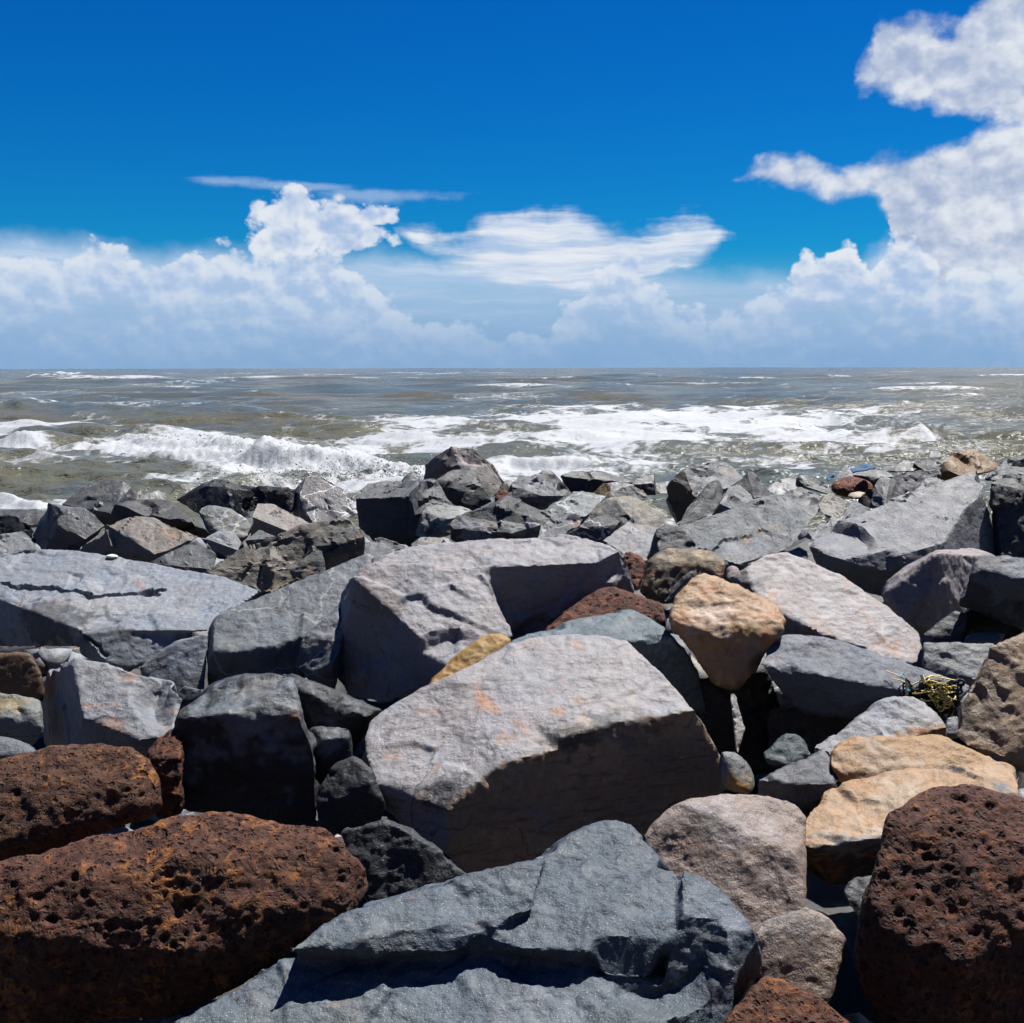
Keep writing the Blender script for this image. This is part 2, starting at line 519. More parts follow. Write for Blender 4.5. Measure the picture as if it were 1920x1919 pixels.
def front_into(bm, faces, known, thick):
    """Closed solid from the visible faces exactly as outlined (hollows kept), continued backwards."""
    t = bmesh.new()
    P = np.array(list(known.values()))
    C = P.mean(axis=0)
    rd = (C - CAM) / np.linalg.norm(C - CAM)
    vs = {k: t.verts.new(v) for k, v in known.items()}
    for _, s in faces:
        q = []
        for k in poly(s):
            if vs[k] not in q:
                q.append(vs[k])
        try:
            t.faces.new(q)
        except ValueError:
            pass
    bmesh.ops.recalc_face_normals(t, faces=t.faces[:])
    bmesh.ops.triangulate(t, faces=t.faces[:])
    for k, z in ((0.95, 0.4), (0.70, 1.0)):
        be = [e for e in t.edges if len(e.link_faces) == 1]
        r = bmesh.ops.extrude_edge_only(t, edges=be)
        for v in [g for g in r['geom'] if isinstance(g, bmesh.types.BMVert)]:
            p = np.array(v.co)
            if k < .9:
                p = (p - rd * thick * 0.4 - C) / 0.95 + C
            v.co = C + (p - C) * k + rd * thick * z
    be = [e for e in t.edges if len(e.link_faces) == 1]
    bmesh.ops.holes_fill(t, edges=be, sides=0)
    bmesh.ops.triangulate(t, faces=t.faces[:])
    bmesh.ops.recalc_face_normals(t, faces=t.faces[:])
    bad = sum(1 for e in t.edges if len(e.link_faces) != 2)
    if bad:
        print('OPEN EDGES', bad, faces[0][1][:40])
    me = bpy.data.meshes.new('tmp')
    t.to_mesh(me)
    t.free()
    bm.from_mesh(me)
    bpy.data.meshes.remove(me)


def hull_into(bm, P, thick):
    C = P.mean(axis=0)
    rd = (C - CAM) / np.linalg.norm(C - CAM)
    mid = C + (P - C) * 0.93 + rd * thick * 0.45
    back = C + (P - C) * 0.66 + rd * thick
    back[:, 2] -= 0.05 * thick
    t = bmesh.new()
    vs = [t.verts.new(p) for p in np.concatenate([P, mid, back])]
    r = bmesh.ops.convex_hull(t, input=vs)
    junk = [g for g in set(r['geom_interior']) | set(r['geom_unused']) if isinstance(g, bmesh.types.BMVert)]
    if junk:
        bmesh.ops.delete(t, geom=junk, context='VERTS')
    me = bpy.data.meshes.new('tmp')
    t.to_mesh(me)
    t.free()
    bm.from_mesh(me)
    bpy.data.meshes.remove(me)


def voxel(bm, size):
    me = bpy.data.meshes.new('tmp')
    bm.to_mesh(me)
    o = bpy.data.objects.new('tmp', me)
    COL.objects.link(o)
    md = o.modifiers.new('r', 'REMESH')
    md.mode = 'VOXEL'
    md.voxel_size = size
    dg = bpy.context.evaluated_depsgraph_get()
    ev = o.evaluated_get(dg).to_mesh()
    nv, nf = len(ev.vertices), len(ev.polygons)
    V = np.empty(nv * 3, np.float32)
    ev.vertices.foreach_get('co', V)
    L = np.empty(len(ev.loops), np.int32)
    ev.loops.foreach_get('vertex_index', L)
    bpy.data.objects.remove(o)
    bpy.data.meshes.remove(me)
    return V.reshape(-1, 3).astype(np.float64), L.reshape(-1, 4)


def crisp(bm, L):
    """Split long edges so that flat faces keep their sharp arrises."""
    bmesh.ops.triangulate(bm, faces=bm.faces[:])
    for _ in range(7):
        lo = [e for e in bm.edges if e.calc_length() > L]
        if not lo:
            break
        bmesh.ops.subdivide_edges(bm, edges=lo, cuts=1)
        bmesh.ops.triangulate(bm, faces=[f for f in bm.faces if len(f.verts) > 3])
    bm.verts.index_update()
    return np.array([v.co for v in bm.verts]), np.array([[v.index for v in f.verts] for f in bm.faces], np.int32)


def vnormals(V, Q):
    if Q.shape[1] == 4:
        n = np.cross(V[Q[:, 2]] - V[Q[:, 0]], V[Q[:, 3]] - V[Q[:, 1]])
    else:
        n = np.cross(V[Q[:, 1]] - V[Q[:, 0]], V[Q[:, 2]] - V[Q[:, 0]])
    N = np.zeros_like(V)
    for k in range(3):
        for j in range(Q.shape[1]):
            N[:, k] += np.bincount(Q[:, j], n[:, k], len(V))
    return N / (np.linalg.norm(N, axis=1, keepdims=True) + 1e-12)


def smooth(V, Q, it, lam=0.5):
    a = Q.T.ravel()
    b = np.roll(Q, -1, axis=1).T.ravel()
    cnt = np.bincount(a, minlength=len(V)) + np.bincount(b, minlength=len(V))
    for _ in range(it):
        S = np.stack([np.bincount(a, V[b, k], len(V)) + np.bincount(b, V[a, k], len(V)) for k in range(3)], 1)
        V = V + lam * (S / cnt[:, None] - V)
    return V


def quad_mesh(name, V, Q, cols=None, smooth_shade=True):
    me = bpy.data.meshes.new(name)
    me.vertices.add(len(V))
    me.vertices.foreach_set('co', np.asarray(V, np.float32).ravel())
    me.loops.add(Q.size)
    me.loops.foreach_set('vertex_index', Q.astype(np.int32).ravel())
    me.polygons.add(len(Q))
    me.polygons.foreach_set('loop_start', np.arange(0, Q.size, Q.shape[1], dtype=np.int32))
    me.update(calc_edges=True)
    if smooth_shade:
        me.polygons.foreach_set('use_smooth', np.ones(len(Q), bool))
    for k, c in (cols or {}).items():
        at = me.color_attributes.new(k, 'FLOAT_COLOR', 'POINT')
        at.data.foreach_set('color', np.concatenate([c, np.ones((len(V), 1))], 1).astype(np.float32).ravel())
    me.validate()
    return me


N_ROCK = 0
TRIS = 0


def rock(name, label, colour, d, hulls, kind='ang', thick=None, paint=(), rust=.25, vein=.0, grain=.42, streak=.25,
         chips=6, amp=1.0, group=None, cat='rock', res=1.0, cracks=(), frac=15):
    """One stone from the planes of its visible faces. hulls: list of face lists (or one face list)."""
    global N_ROCK, TRIS
    N_ROCK += 1
    rs = np.random.RandomState(1000 + N_ROCK * 13)
    if isinstance(hulls[0][1], str):
        hulls = [hulls]
    bm = bmesh.new()
    allP = []
    for hu in hulls:
        dd = d
        th = thick
        exact = False
        if isinstance(hu, tuple) and isinstance(hu[0], dict):
            dd = hu[0].get('d', d)
            th = hu[0].get('t', thick)
            exact = hu[0].get('m', False)
            hu = hu[1]
        kn = solve(hu, dd)
        P = np.array(list(kn.values()))
        allP.append(P)
        w = np.ptp(P[:, 0])
        if th is None:
            th = min(max(0.75 * w, 0.22), 1.1)
        if exact:
            front_into(bm, hu, kn, th)
        else:
            hull_into(bm, P, th)
    A = np.concatenate(allP)
    C = A.mean(axis=0)
    size = float(np.linalg.norm(np.ptp(A, axis=0)))
    dist = float(C[1])
    vx = dist * float(np.interp(dist, [2.6, 4, 6, 9], [.0026, .0023, .0020, .0016])) / res
    far = dist > 8.2 and kind == 'ang'
    V, Q = crisp(bm, dist * .0042) if far else voxel(bm, vx)
    bm.free()
    seed = rs.uniform(-50, 50, 3)
    # chipped corners: clip against a few rough planes
    view = (C - CAM) / np.linalg.norm(C - CAM)
    if kind == 'ang':
        V = V if far else smooth(V, Q, 1, .4)
        for _ in range(chips):
            n = rs.normal(size=3)
            n[1] -= 0.5
            n /= np.linalg.norm(n)
            h = V @ n
            c = h.max() - size * rs.uniform(0.012, 0.05)
            ex = np.maximum(h - c, 0)
            V = V - n * ex[:, None] * 0.95
        N = vnormals(V, Q)
        # conchoidal breaks: local flat scoops, mostly along the edges
        cv = np.maximum(np.einsum('ij,ij->i', V - smooth(V, Q, 9), N), 0) * (N @ view < 0.2)
        cs = np.cumsum(cv + (cv.max() * .03 * (N @ view < 0) if far else 0))
        for _ in range(7 if far else frac):
            ci = min(int(np.searchsorted(cs, rs.uniform(0, cs[-1]))), len(V) - 1)
            n = N[ci] + rs.normal(size=3) * 0.24
            n /= np.linalg.norm(n)
            R = size * (rs.uniform(.035, .12) if dist < 8 else rs.uniform(.07, .19))
            dl = R * rs.uniform(.02, .11) * amp ** .5
            dv = V - V[ci]
            near = np.where((dv * dv).sum(1) < R * R)[0]
            if not len(near):
                continue
            h = dv[near] @ n + dl
            w = np.clip((1 - np.sqrt((dv[near] ** 2).sum(1)) / R) * 5.0, 0, 1)
            V[near] -= n * (np.maximum(h, 0) * w)[:, None]
        N = vnormals(V, Q)
        I = np.where(N @ view < 0.35)[0]         # the far side stays plain
        q = (V[I] + seed)
        s1 = size * 0.011 * amp
        warp = fbm(q * (4.5 / size), 2)[:, None] * size * 0.05
        disp = s1 * 0.6 * fbm(q * (3.0 / size), 2)
        # broken facets: each cell of the surface is its own small tilted plane
        for ncell, a in (((26, 1.0),) if far else ((34, 1.0), (170, 0.42))):
            cen = V[I[rs.randint(len(I), size=ncell)]]
            g = rs.normal(size=(ncell, 3))
            g /= np.linalg.norm(g, axis=1, keepdims=True)
            o_ = rs.uniform(-1, 1, ncell)
            qq = V[I] + warp * np.array([.7, .4, 1.0])
            cell = np.empty(len(I), np.int32)
            for k0 in range(0, len(I), 20000):
                x = qq[k0:k0 + 20000]
                cell[k0:k0 + 20000] = np.argmin((x * x).sum(1)[:, None] - 2 * x @ cen.T + (cen * cen).sum(1)[None], axis=1)
            rad = size / math.sqrt(ncell)
            disp = disp + a * s1 * (0.22 * o_[cell] + 1.2 * np.einsum('ij,ij->i', V[I] - cen[cell], g[cell]) / rad)
        fine = (0.0030 + 0.0022 * amp) * fbm(q * 19.0, 4, 0.68)
        disp = disp + (fine if far else 0)
        # edges broken away in uneven bites
        cvx = 0 if far else np.maximum(np.einsum('ij,ij->i', V - smooth(V, Q, 7), N), 0)[I]
        disp = disp - cvx * 2.0 * np.clip(1.6 * fbm(q * (13.0 / size), 3, .6) - .15, 0, 1)
        full = np.zeros(len(V))
        full[I] = disp
        if not far:
            full = smooth(np.repeat(full[:, None], 3, 1), Q, 2, .45)[:, 0]
            full[I] += fine
        V = V + N * full[:, None]
        V = V if far else smooth(V, Q, 1, 0.12)
    elif kind == 'round':
        V = smooth(V, Q, int(26 * res))
        N = vnormals(V, Q)
        q = V + seed
        disp = size * 0.014 * amp * fbm(q * (3.2 / size), 4, 0.5) + size * .006 * amp * (fbm(q * (9 / size), 3, .5, True) - .6) + 0.003 * amp * fbm(q * 24, 4, .6)
        V = V + N * disp[:, None]
    else:   # vesicular
        V = smooth(V, Q, int(40 * res))
        N = vnormals(V, Q)
        q = V + seed
        disp = size * 0.020 * fbm(q * (4 / size), 4, .55) + 0.0045 * fbm(q * 30, 4, .65)
        V = V + N * disp[:, None]
        from mathutils.kdtree import KDTree
        front = np.where((N @ ((C - CAM) / np.linalg.norm(C - CAM))) < 0.15)[0]
        kd = KDTree(len(front))
        for i, fi in enumerate(front):
            kd.insert(V[fi], i)
        kd.balance()
        V2 = V.copy()
        dens = fbm((V + seed) * (5 / size), 2)
        npit = int(min(1300, 900 * size * size / max(0.3, dist / 3) + 40))
        for _ in range(npit):
            c = front[rs.randint(len(front))]
            if dens[c] < rs.uniform(-.35, .5):
                continue
            r = 0.0045 + 0.0042 * rs.gamma(.65, 1.0) * min(1.3, size)
            r = min(max(r, vx * 1.1), 0.0155)
            st = rs.uniform(0.7, 1.6)
            for co, i, dst in kd.find_range(Vector(V[c]), r * 1.25):
                fi = front[i]
                dv = V[fi] - V[c]
                dn = math.sqrt((dv[0] / st) ** 2 + (dv[1]) ** 2 + (dv[2] * 1.15) ** 2) / r
                if dn < 1:
                    V2[fi] = np.minimum(1, 1) * V2[fi] - N[c] * r * 0.95 * (1 - dn * dn) ** 0.8
        V = V2
    N = vnormals(V, Q)
    px, py, dep = project(V)
    for wd, dp, s in cracks:
        ln = poly(s)
        jx = px + 7 * fbm((V + seed) * 7, 3)
        jy = py + 7 * fbm((V + seed + 5) * 9, 3)
        dm = np.full(len(V), 1e9)
        for (x0, y0), (x1, y1) in zip(ln[:-1], ln[1:]):
            L2 = (x1 - x0) ** 2 + (y1 - y0) ** 2
            t = np.clip(((jx - x0) * (x1 - x0) + (jy - y0) * (y1 - y0)) / L2, 0, 1)
            dm = np.minimum(dm, np.hypot(jx - x0 - t * (x1 - x0), jy - y0 - t * (y1 - y0)))
        f = np.clip(1.2 - dm / wd, 0, 1) * (N @ view < 0.1)
        V = V - N * (dp * f)[:, None]
    if kind == 'ves':
        colour = tuple(1.2 * c for c in colour)
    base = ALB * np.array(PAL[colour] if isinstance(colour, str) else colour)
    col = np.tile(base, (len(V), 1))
    px, py, dep = project(V)
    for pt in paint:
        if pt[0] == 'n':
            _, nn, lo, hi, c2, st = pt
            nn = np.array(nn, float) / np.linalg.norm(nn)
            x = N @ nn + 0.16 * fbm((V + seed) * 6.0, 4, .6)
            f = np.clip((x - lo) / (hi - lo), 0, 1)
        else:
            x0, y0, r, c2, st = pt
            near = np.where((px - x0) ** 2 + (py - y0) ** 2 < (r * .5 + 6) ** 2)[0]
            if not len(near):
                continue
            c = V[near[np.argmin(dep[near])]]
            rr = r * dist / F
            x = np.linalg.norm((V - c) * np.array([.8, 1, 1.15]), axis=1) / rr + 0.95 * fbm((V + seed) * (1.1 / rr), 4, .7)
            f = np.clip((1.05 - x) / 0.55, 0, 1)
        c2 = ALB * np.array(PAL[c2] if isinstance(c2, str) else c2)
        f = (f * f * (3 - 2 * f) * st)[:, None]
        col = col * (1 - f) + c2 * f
    o0 = C.copy()
    o0[2] = V[:, 2].min()
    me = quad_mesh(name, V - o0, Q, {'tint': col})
    if kind == 'ang':
        me.set_sharp_from_angle(angle=math.radians(24 if far else 33))
    me.materials.append(M_SCORIA if kind == 'ves' else M_STONE)
    o = bpy.data.objects.new(name, me)
    o.location = o0
    COL.objects.link(o)
    o['label'] = label
    o['category'] = cat
    if group:
        o['group'] = group
    o['rust'], o['vein'], o['grain'], o['streak'] = float(rust), float(vein), float(grain), float(streak)
    o['wet'] = float(np.interp(dist, [10.6, 12.0], [0.0, 1.0]))
    TRIS += (Q.shape[1] - 2) * len(Q)
    return o


# ------------------------------------------------------------------ the stones of the breakwater
G_ = 'armour stones of the breakwater'
SCO = 'brown vesicular boulders'


def S(name, label, colour, d, hulls, **k):
    k.setdefault('group', G_)
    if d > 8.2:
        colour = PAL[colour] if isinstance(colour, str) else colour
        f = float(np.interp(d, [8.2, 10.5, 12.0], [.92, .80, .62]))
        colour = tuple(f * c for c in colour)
    if d > 8.5:
        k['amp'] = 1.25 * min(k.get('amp', 1.0), 1.3)
    if 'basalt' in name and not isinstance(colour, str):
        colour = tuple(.62 * c for c in colour)
    return rock(name, label, colour, d, hulls, **k)


BRN = (.125, .083, .048)
# ---- nearest row
S('split_rock', 'large blue-grey split slab with a dark overhanging ledge at the bottom of the frame', (.078, .104, .133), 2.62, [
    ({'d': 2.66, 't': .5}, [((.02, -.40, .92), '840,1722 750,1735 700,1742 650,1765 600,1772 540,1782 600,1735 640,1710 730,1687 780,1665 910,1625 1030,1605 1000,1700'),
          ((-.05, -.93, -.36), '840,1722 750,1735 700,1742 650,1765 600,1772 540,1782 560,1800 700,1800 860,1790')]),
    ({'d': 2.70, 't': .5}, [((.02, -.40, .92), '840,1722 880,1735 920,1760 985,1780 1130,1787 1265,1757 1290,1690 1265,1635 1030,1605 910,1625 780,1665'),
          ((.0, -.93, -.36), '840,1722 880,1735 920,1760 985,1780 1130,1787 1265,1757 1265,1830 1120,1825 1000,1830 860,1790')]),
    ({'d': 3.02, 't': .5}, [((.02, -.40, .92), '1000,1614 1030,1605 1065,1572 1120,1550 1150,1536 1180,1552 1205,1575 1225,1610 1265,1635 1180,1700 1050,1700')]),
    ({'d': 2.62, 't': .5}, [((.10, -.42, .90), '1275,1760 1280,1628 1310,1640 1350,1660 1380,1695 1390,1720 1412,1740 1330,1745'),
          ((.30, -.85, .44), '1275,1760 1412,1740 1430,1770 1435,1820 1428,1840 1400,1860 1300,1919 1262,1860'),
          ((.1, -.9, .3), '1262,1860 1300,1919 1330,1960 1230,1960')]),
    ({'d': 2.61, 't': .6}, [((.02, -.42, .9), '900,1838 640,1919 320,1922 400,1872 500,1815 527,1800 700,1785 1000,1800 1180,1825 1275,1868 1240,1960 1000,2010 300,1975')]),
], rust=.12, grain=.62, chips=0, amp=.75, vein=.0, frac=22, streak=.35,
  paint=[(1340, 1740, 16, 'pale', .9), (1322, 1765, 14, 'pale', .9), (1300, 1775, 14, 'pale', .8), (1280, 1800, 13, 'pale', .9), (1274, 1822, 12, 'pale', .9), (1268, 1845, 12, 'pale', .7),
         (1380, 1790, 70, (.09, .10, .115), .8), (1000, 1890, 90, (.17, .20, .235), .6), (640, 1860, 160, (.13, .15, .165), .6), (1350, 1690, 50, (.17, .20, .25), .6)])
rock('vesicular_boulder', 'biggest rounded brown pitted boulder at the lower left', (.15, .058, .030), 2.95, [
    ((-.05, -.45, .9), '420,1560 45,1606 130,1573 290,1540 420,1529 560,1532 620,1545 650,1580 560,1600 200,1640'),
    ((.0, -.80, .60), '45,1606 200,1640 420,1560 560,1600 600,1700 300,1790 0,1760 -60,1660 -90,1640'),
    ((.75, -.60, .25), '650,1580 685,1630 690,1655 680,1690 640,1720 600,1700'),
    ((.0, -.97, -.1), '600,1700 640,1720 560,1800 340,1900 100,1930 -60,1900 0,1760 300,1790')],
    kind='ves', rust=.75, group=SCO, thick=.7)
rock('vesicular_boulder', 'ochre-flecked brown pitted boulder at the left edge behind the biggest one', (.13, .058, .026), 3.55, [
    ((-.05, -.55, .82), '180,1470 -20,1480 -30,1425 70,1412 130,1397 180,1391 230,1395 270,1415 250,1460'),
    ((.0, -.85, .50), '-20,1480 180,1470 250,1460 270,1510 100,1560 -40,1600'),
    ((.75, -.60, .2), '270,1415 297,1450 303,1490 300,1520 270,1510'),
    ((0, -.95, -.2), '300,1520 240,1545 100,1600 -30,1650 -40,1600 270,1510')],
    kind='ves', rust=.95, group=SCO, thick=.6)
rock('vesicular_boulder', 'brown pitted boulder squeezed between the ochre-flecked one and the black cube rock', (.14, .052, .026), 4.05, [
    ((-.1, -.6, .8), '300,1430 273,1405 300,1385 325,1362 345,1370 345,1420'), ((0, -.95, .25), '273,1405 300,1430 345,1420 345,1530 300,1545 280,1520')],
    kind='ves', rust=.6, group=SCO, thick=.45)
rock('vesicular_boulder', 'huge dark brown pitted boulder filling the lower right corner', (.125, .044, .024), 2.75, [
    ((.02, -.45, .89), '1800,1540 1700,1490 1750,1470 1800,1468 1850,1475 1930,1500 1990,1540 1960,1580'),
    ((-.03, -.82, .58), '1700,1490 1800,1540 1960,1580 1990,1760 1800,1800 1650,1740 1635,1610 1650,1560 1665,1530'),
    ((-.55, -.82, .05), '1635,1610 1620,1690 1605,1750 1608,1850 1640,1925 1720,1900 1650,1740'),
    ((0, -1, .05), '1720,1900 1640,1925 1700,2010 1980,2010 1990,1760 1800,1800')],
    kind='ves', rust=.45, group=SCO, thick=.75)
rock('vesicular_boulder', 'brown pitted boulder poking up at the bottom edge beside the split slab', (.15, .055, .026), 2.55, [
    ((.1, -.6, .8), '1400,1875 1430,1825 1480,1845 1540,1870 1610,1925 1500,1930 1355,1918'),
    ((0, -.95, .2), '1355,1918 1500,1930 1610,1925 1640,2000 1340,2000')],
    kind='ves', rust=.6, group=SCO, thick=.45)
S('granite_boulder', 'large pale lilac boulder with a brown shaded front in the centre foreground', (.335, .315, .32), 4.05, [
  ({'m': True, 't': .9}, [
    ((.36, -.93, .06), '950,1425 1075,1375 1160,1352 1240,1345 1320,1352 1345,1400 1362,1430 1371,1455 1366,1482 1215,1565 1090,1640 865,1645 840,1610 840,1520 890,1470'),
    ((.03, -.47, .88), '950,1425 1075,1375 1160,1352 1240,1345 1320,1352 1305,1330 1260,1280 1210,1235 1175,1205 1130,1195 1070,1190 1010,1195 950,1210 850,1262'),
    ((-.12, -.52, .84), '950,1425 890,1470 840,1520 705,1470 683,1405 690,1358 720,1330 790,1290 850,1262'),
    ((-.80, -.58, .05), '683,1405 677,1420 690,1465 715,1515 765,1555 840,1610 840,1520 705,1470')])],
    rust=.32, streak=.55, grain=.32, chips=0, amp=.4, frac=9, thick=.9,
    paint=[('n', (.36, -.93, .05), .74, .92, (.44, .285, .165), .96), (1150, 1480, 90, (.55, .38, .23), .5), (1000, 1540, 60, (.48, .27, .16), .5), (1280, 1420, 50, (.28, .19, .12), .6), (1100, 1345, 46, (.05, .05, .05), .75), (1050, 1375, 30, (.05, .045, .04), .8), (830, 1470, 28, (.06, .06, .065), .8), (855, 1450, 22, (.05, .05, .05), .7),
           (800, 1495, 18, (.06, .06, .07), .7), (1190, 1340, 44, (.13, .13, .14), .7), (1240, 1350, 30, BRN, .7), (950, 1370, 16, (.42, .20, .08), .6), (1045, 1325, 14, (.42, .20, .09), .7), (1080, 1305, 10, (.40, .18, .09), .6), (930, 1300, 60, (.36, .32, .33), .5)])
S('granite_boulder', 'big purple-grey boulder behind the central one, half its front in hard-edged shade', (.305, .29, .305), 5.75, [
    ({'d': 5.85, 't': 1.0}, [((.03, -.45, .89), '915,1058 760,1075 690,1050 740,1030 790,1020 880,1026 930,1022 975,1012 1040,1007 1110,1010 1150,1022 1172,1042 1115,1052 1000,1047'),
        ((.10, -.99, -.08), '915,1058 1000,1047 1115,1052 1160,1105 1190,1150 1030,1190 950,1210 800,1290 760,1075'),
        ((.62, -.62, .48), '1115,1052 1172,1042 1186,1070 1197,1115 1190,1150 1160,1105')]),
    ({'d': 5.80, 't': .9}, [((.12, -.66, .74), '915,1062 845,1078 760,1070 690,1052 660,1082 700,1100 810,1105 850,1155 866,1215 962,1192 940,1120'),
        ((-.62, -.76, .2), '660,1082 700,1100 810,1105 850,1155 866,1215 860,1260 718,1322 640,1302 615,1255 630,1150 640,1112')]),
], rust=.2, streak=.2, grain=.28, chips=3, amp=.9,
  paint=[(690, 1140, 34, (.20, .12, .07), .5), (760, 1060, 30, (.22, .21, .23), .7)])
S('basalt_boulder', 'black cube-shaped boulder with a bluish sunlit top, left of the central boulder', (.047, .052, .060), 4.15, [
    ({'d': 4.15, 't': .8}, [((-.12, -.42, .90), '326,1346 335,1330 365,1305 400,1285 460,1265 528,1262 550,1272 545,1288 505,1310 455,1325 430,1338 385,1337'),
        ((-.10, -.99, -.05), '326,1346 385,1337 430,1338 455,1325 505,1310 545,1288 562,1345 592,1420 595,1545 342,1540')]),
    ({'d': 4.55, 't': .7}, [((.22, -.50, .84), '545,1288 528,1262 560,1275 640,1300 718,1326 690,1345 600,1310'),
        ((.05, -.99, -.1), '545,1288 600,1310 690,1345 718,1326 690,1380 660,1420 590,1470')]),
    ({'d': 4.25, 't': .4}, [((.0, -.4, .92), '598,1386 580,1364 655,1366 660,1380 630,1383'), ((0, -1, 0), '598,1386 630,1383 660,1380 660,1440 600,1480')]),
], rust=.12, streak=.3, chips=2, amp=.9, grain=.3, paint=[(430, 1310, 110, (.17, .20, .225), .85), (560, 1330, 16, (.25, .14, .07), .8), (640, 1310, 50, (.16, .165, .17), .8), (620, 1375, 30, (.18, .19, .21), .8), (500, 1275, 60, (.26, .25, .24), .6)])  # top and small ledge painted paler than the front, as sunlit; brown spot is stain
S('basalt_boulder', 'small black angular boulder in shade at the central boulder\'s left end', 'black', 4.0, [
    ((-.3, -.6, .7), '592,1488 630,1435 665,1415 692,1432 680,1470 630,1480'), ((0, -1, 0), '592,1488 630,1480 680,1470 725,1510 705,1555 600,1560')], rust=.05, thick=.4)
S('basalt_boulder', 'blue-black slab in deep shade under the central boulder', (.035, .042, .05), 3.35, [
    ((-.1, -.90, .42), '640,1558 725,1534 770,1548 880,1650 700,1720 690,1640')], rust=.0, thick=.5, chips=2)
S('granite_boulder', 'pinkish-brown rough boulder between the split slab and the lower orange slab', (.30, .225, .185), 3.25, [
    ({'d': 3.35, 't': .6}, [((.18, -.45, .87), '1295,1512 1300,1498 1345,1488 1390,1487 1440,1493 1465,1508 1490,1510 1510,1535 1488,1602 1425,1562 1380,1537 1340,1512'),
        ((-.08, -.80, .58), '1295,1512 1340,1512 1380,1537 1425,1562 1488,1602 1466,1640 1482,1682 1510,1702 1470,1740 1400,1760 1330,1700 1230,1630 1205,1567 1235,1535 1265,1505')]),
    ({'d': 2.92, 't': .45}, [((.05, -.70, .71), '1425,1745 1440,1722 1510,1700 1555,1720 1588,1760 1500,1752'),
        ((.0, -.88, .48), '1425,1745 1500,1752 1588,1760 1570,1805 1555,1885 1520,1910 1430,1860 1400,1780')]),
], rust=.15, streak=.2, grain=.7, chips=0, amp=.4, paint=[(1390, 1510, 60, (.36, .31, .30), .7), (1330, 1530, 44, (.10, .085, .07), .6), (1490, 1715, 40, (.07, .07, .07), .7), (1260, 1560, 40, (.22, .13, .10), .5)])
S('flat_sandstone_rock', 'lower of two stacked orange slabs, its front edge black and white', (.43, .265, .135), 3.35, [
    ((-.06, -.36, .93), '1490,1575 1510,1530 1545,1480 1600,1465 1700,1442 1880,1432 1902,1442 1915,1472 1840,1482 1700,1510 1660,1530 1580,1577 1520,1592'),
    ((-.2, -.95, .1), '1490,1575 1520,1592 1580,1577 1660,1530 1840,1482 1915,1472 1900,1530 1660,1640 1560,1665 1500,1625')],
    rust=.3, streak=.3, chips=0, amp=.9, grain=.35, thick=.55,
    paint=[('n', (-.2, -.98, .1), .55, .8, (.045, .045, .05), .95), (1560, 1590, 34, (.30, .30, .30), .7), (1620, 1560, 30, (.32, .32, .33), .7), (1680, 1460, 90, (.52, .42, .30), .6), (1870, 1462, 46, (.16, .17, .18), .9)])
S('flat_sandstone_rock', 'upper of two stacked orange slabs, smooth and rounded', (.42, .24, .10), 3.75, [
    ((.0, -.50, .86), '1565,1435 1550,1418 1562,1400 1610,1384 1720,1380 1770,1380 1800,1395 1885,1432 1810,1437 1700,1442 1640,1448'),
    ((0, -.92, .38), '1565,1435 1640,1448 1700,1442 1885,1432 1860,1460 1640,1475 1575,1478 1552,1440')],
    kind='round', rust=.3, streak=.3, grain=.35, amp=1.5, thick=.5, paint=[(1640, 1400, 60, (.36, .27, .19), .6), (1800, 1420, 50, (.42, .27, .13), .6), (1600, 1440, 40, (.25, .15, .07), .6)])
S('basalt_boulder', 'flat dark grey slab left of the upper orange slab', 'mid', 3.72, [
    ((.0, -.42, .9), '1470,1464 1420,1462 1465,1440 1512,1424 1552,1408 1556,1440 1570,1466 1550,1472'),
    ((-.05, -1, -.1), '1420,1462 1470,1464 1550,1472 1570,1466 1565,1520 1500,1540 1418,1510')], rust=.1, chips=2, thick=.4)
S('basalt_boulder', 'small teal-green crumbly stone on the flat dark slab', (.085, .125, .13), 4.0, [
    ((.0, -.66, .75), '1465,1420 1430,1415 1455,1390 1475,1374 1497,1378 1512,1395 1523,1416 1490,1436'), ((0, -1, 0), '1465,1420 1430,1415 1440,1430 1470,1440 1490,1436')], rust=.05, chips=3, thick=.2, amp=1.6)
S('granite_boulder', 'small grey stone with a yellow side touching the central boulder\'s right end', (.19, .19, .18), 3.95, [
    ((.35, -.75, .55), '1365,1425 1350,1405 1380,1410 1405,1435 1419,1465 1412,1492 1390,1486'), ((-.5, -.85, .2), '1365,1425 1350,1405 1345,1470 1365,1484 1390,1486')],
    kind='round', thick=.25, paint=[(1378, 1462, 28, 'ochre', .9)])
S('granite_boulder', 'pale grey stone with an orange-stained corner behind the upper orange slab', (.31, .31, .325), 4.35, [
    ((-.15, -.52, .84), '1680,1378 1530,1405 1600,1370 1640,1340 1660,1307 1700,1303 1735,1315 1762,1340 1777,1362 1730,1355'),
    ((.1, -.95, .28), '1680,1378 1730,1355 1777,1362 1772,1395 1690,1410 1540,1425 1530,1405')],
    rust=.2, grain=.3, chips=2, thick=.5, paint=[(1715, 1375, 34, (.36, .16, .04), .95), (1750, 1350, 22, (.33, .16, .05), .8), (1690, 1345, 30, 'pale', .6)])
S('granite_boulder', 'tiny grey stone wedged left of the tall brown boulder', (.19, .20, .22), 4.45, [((0, -.75, .66), '1772,1385 1774,1345 1796,1342 1800,1385')], thick=.2)
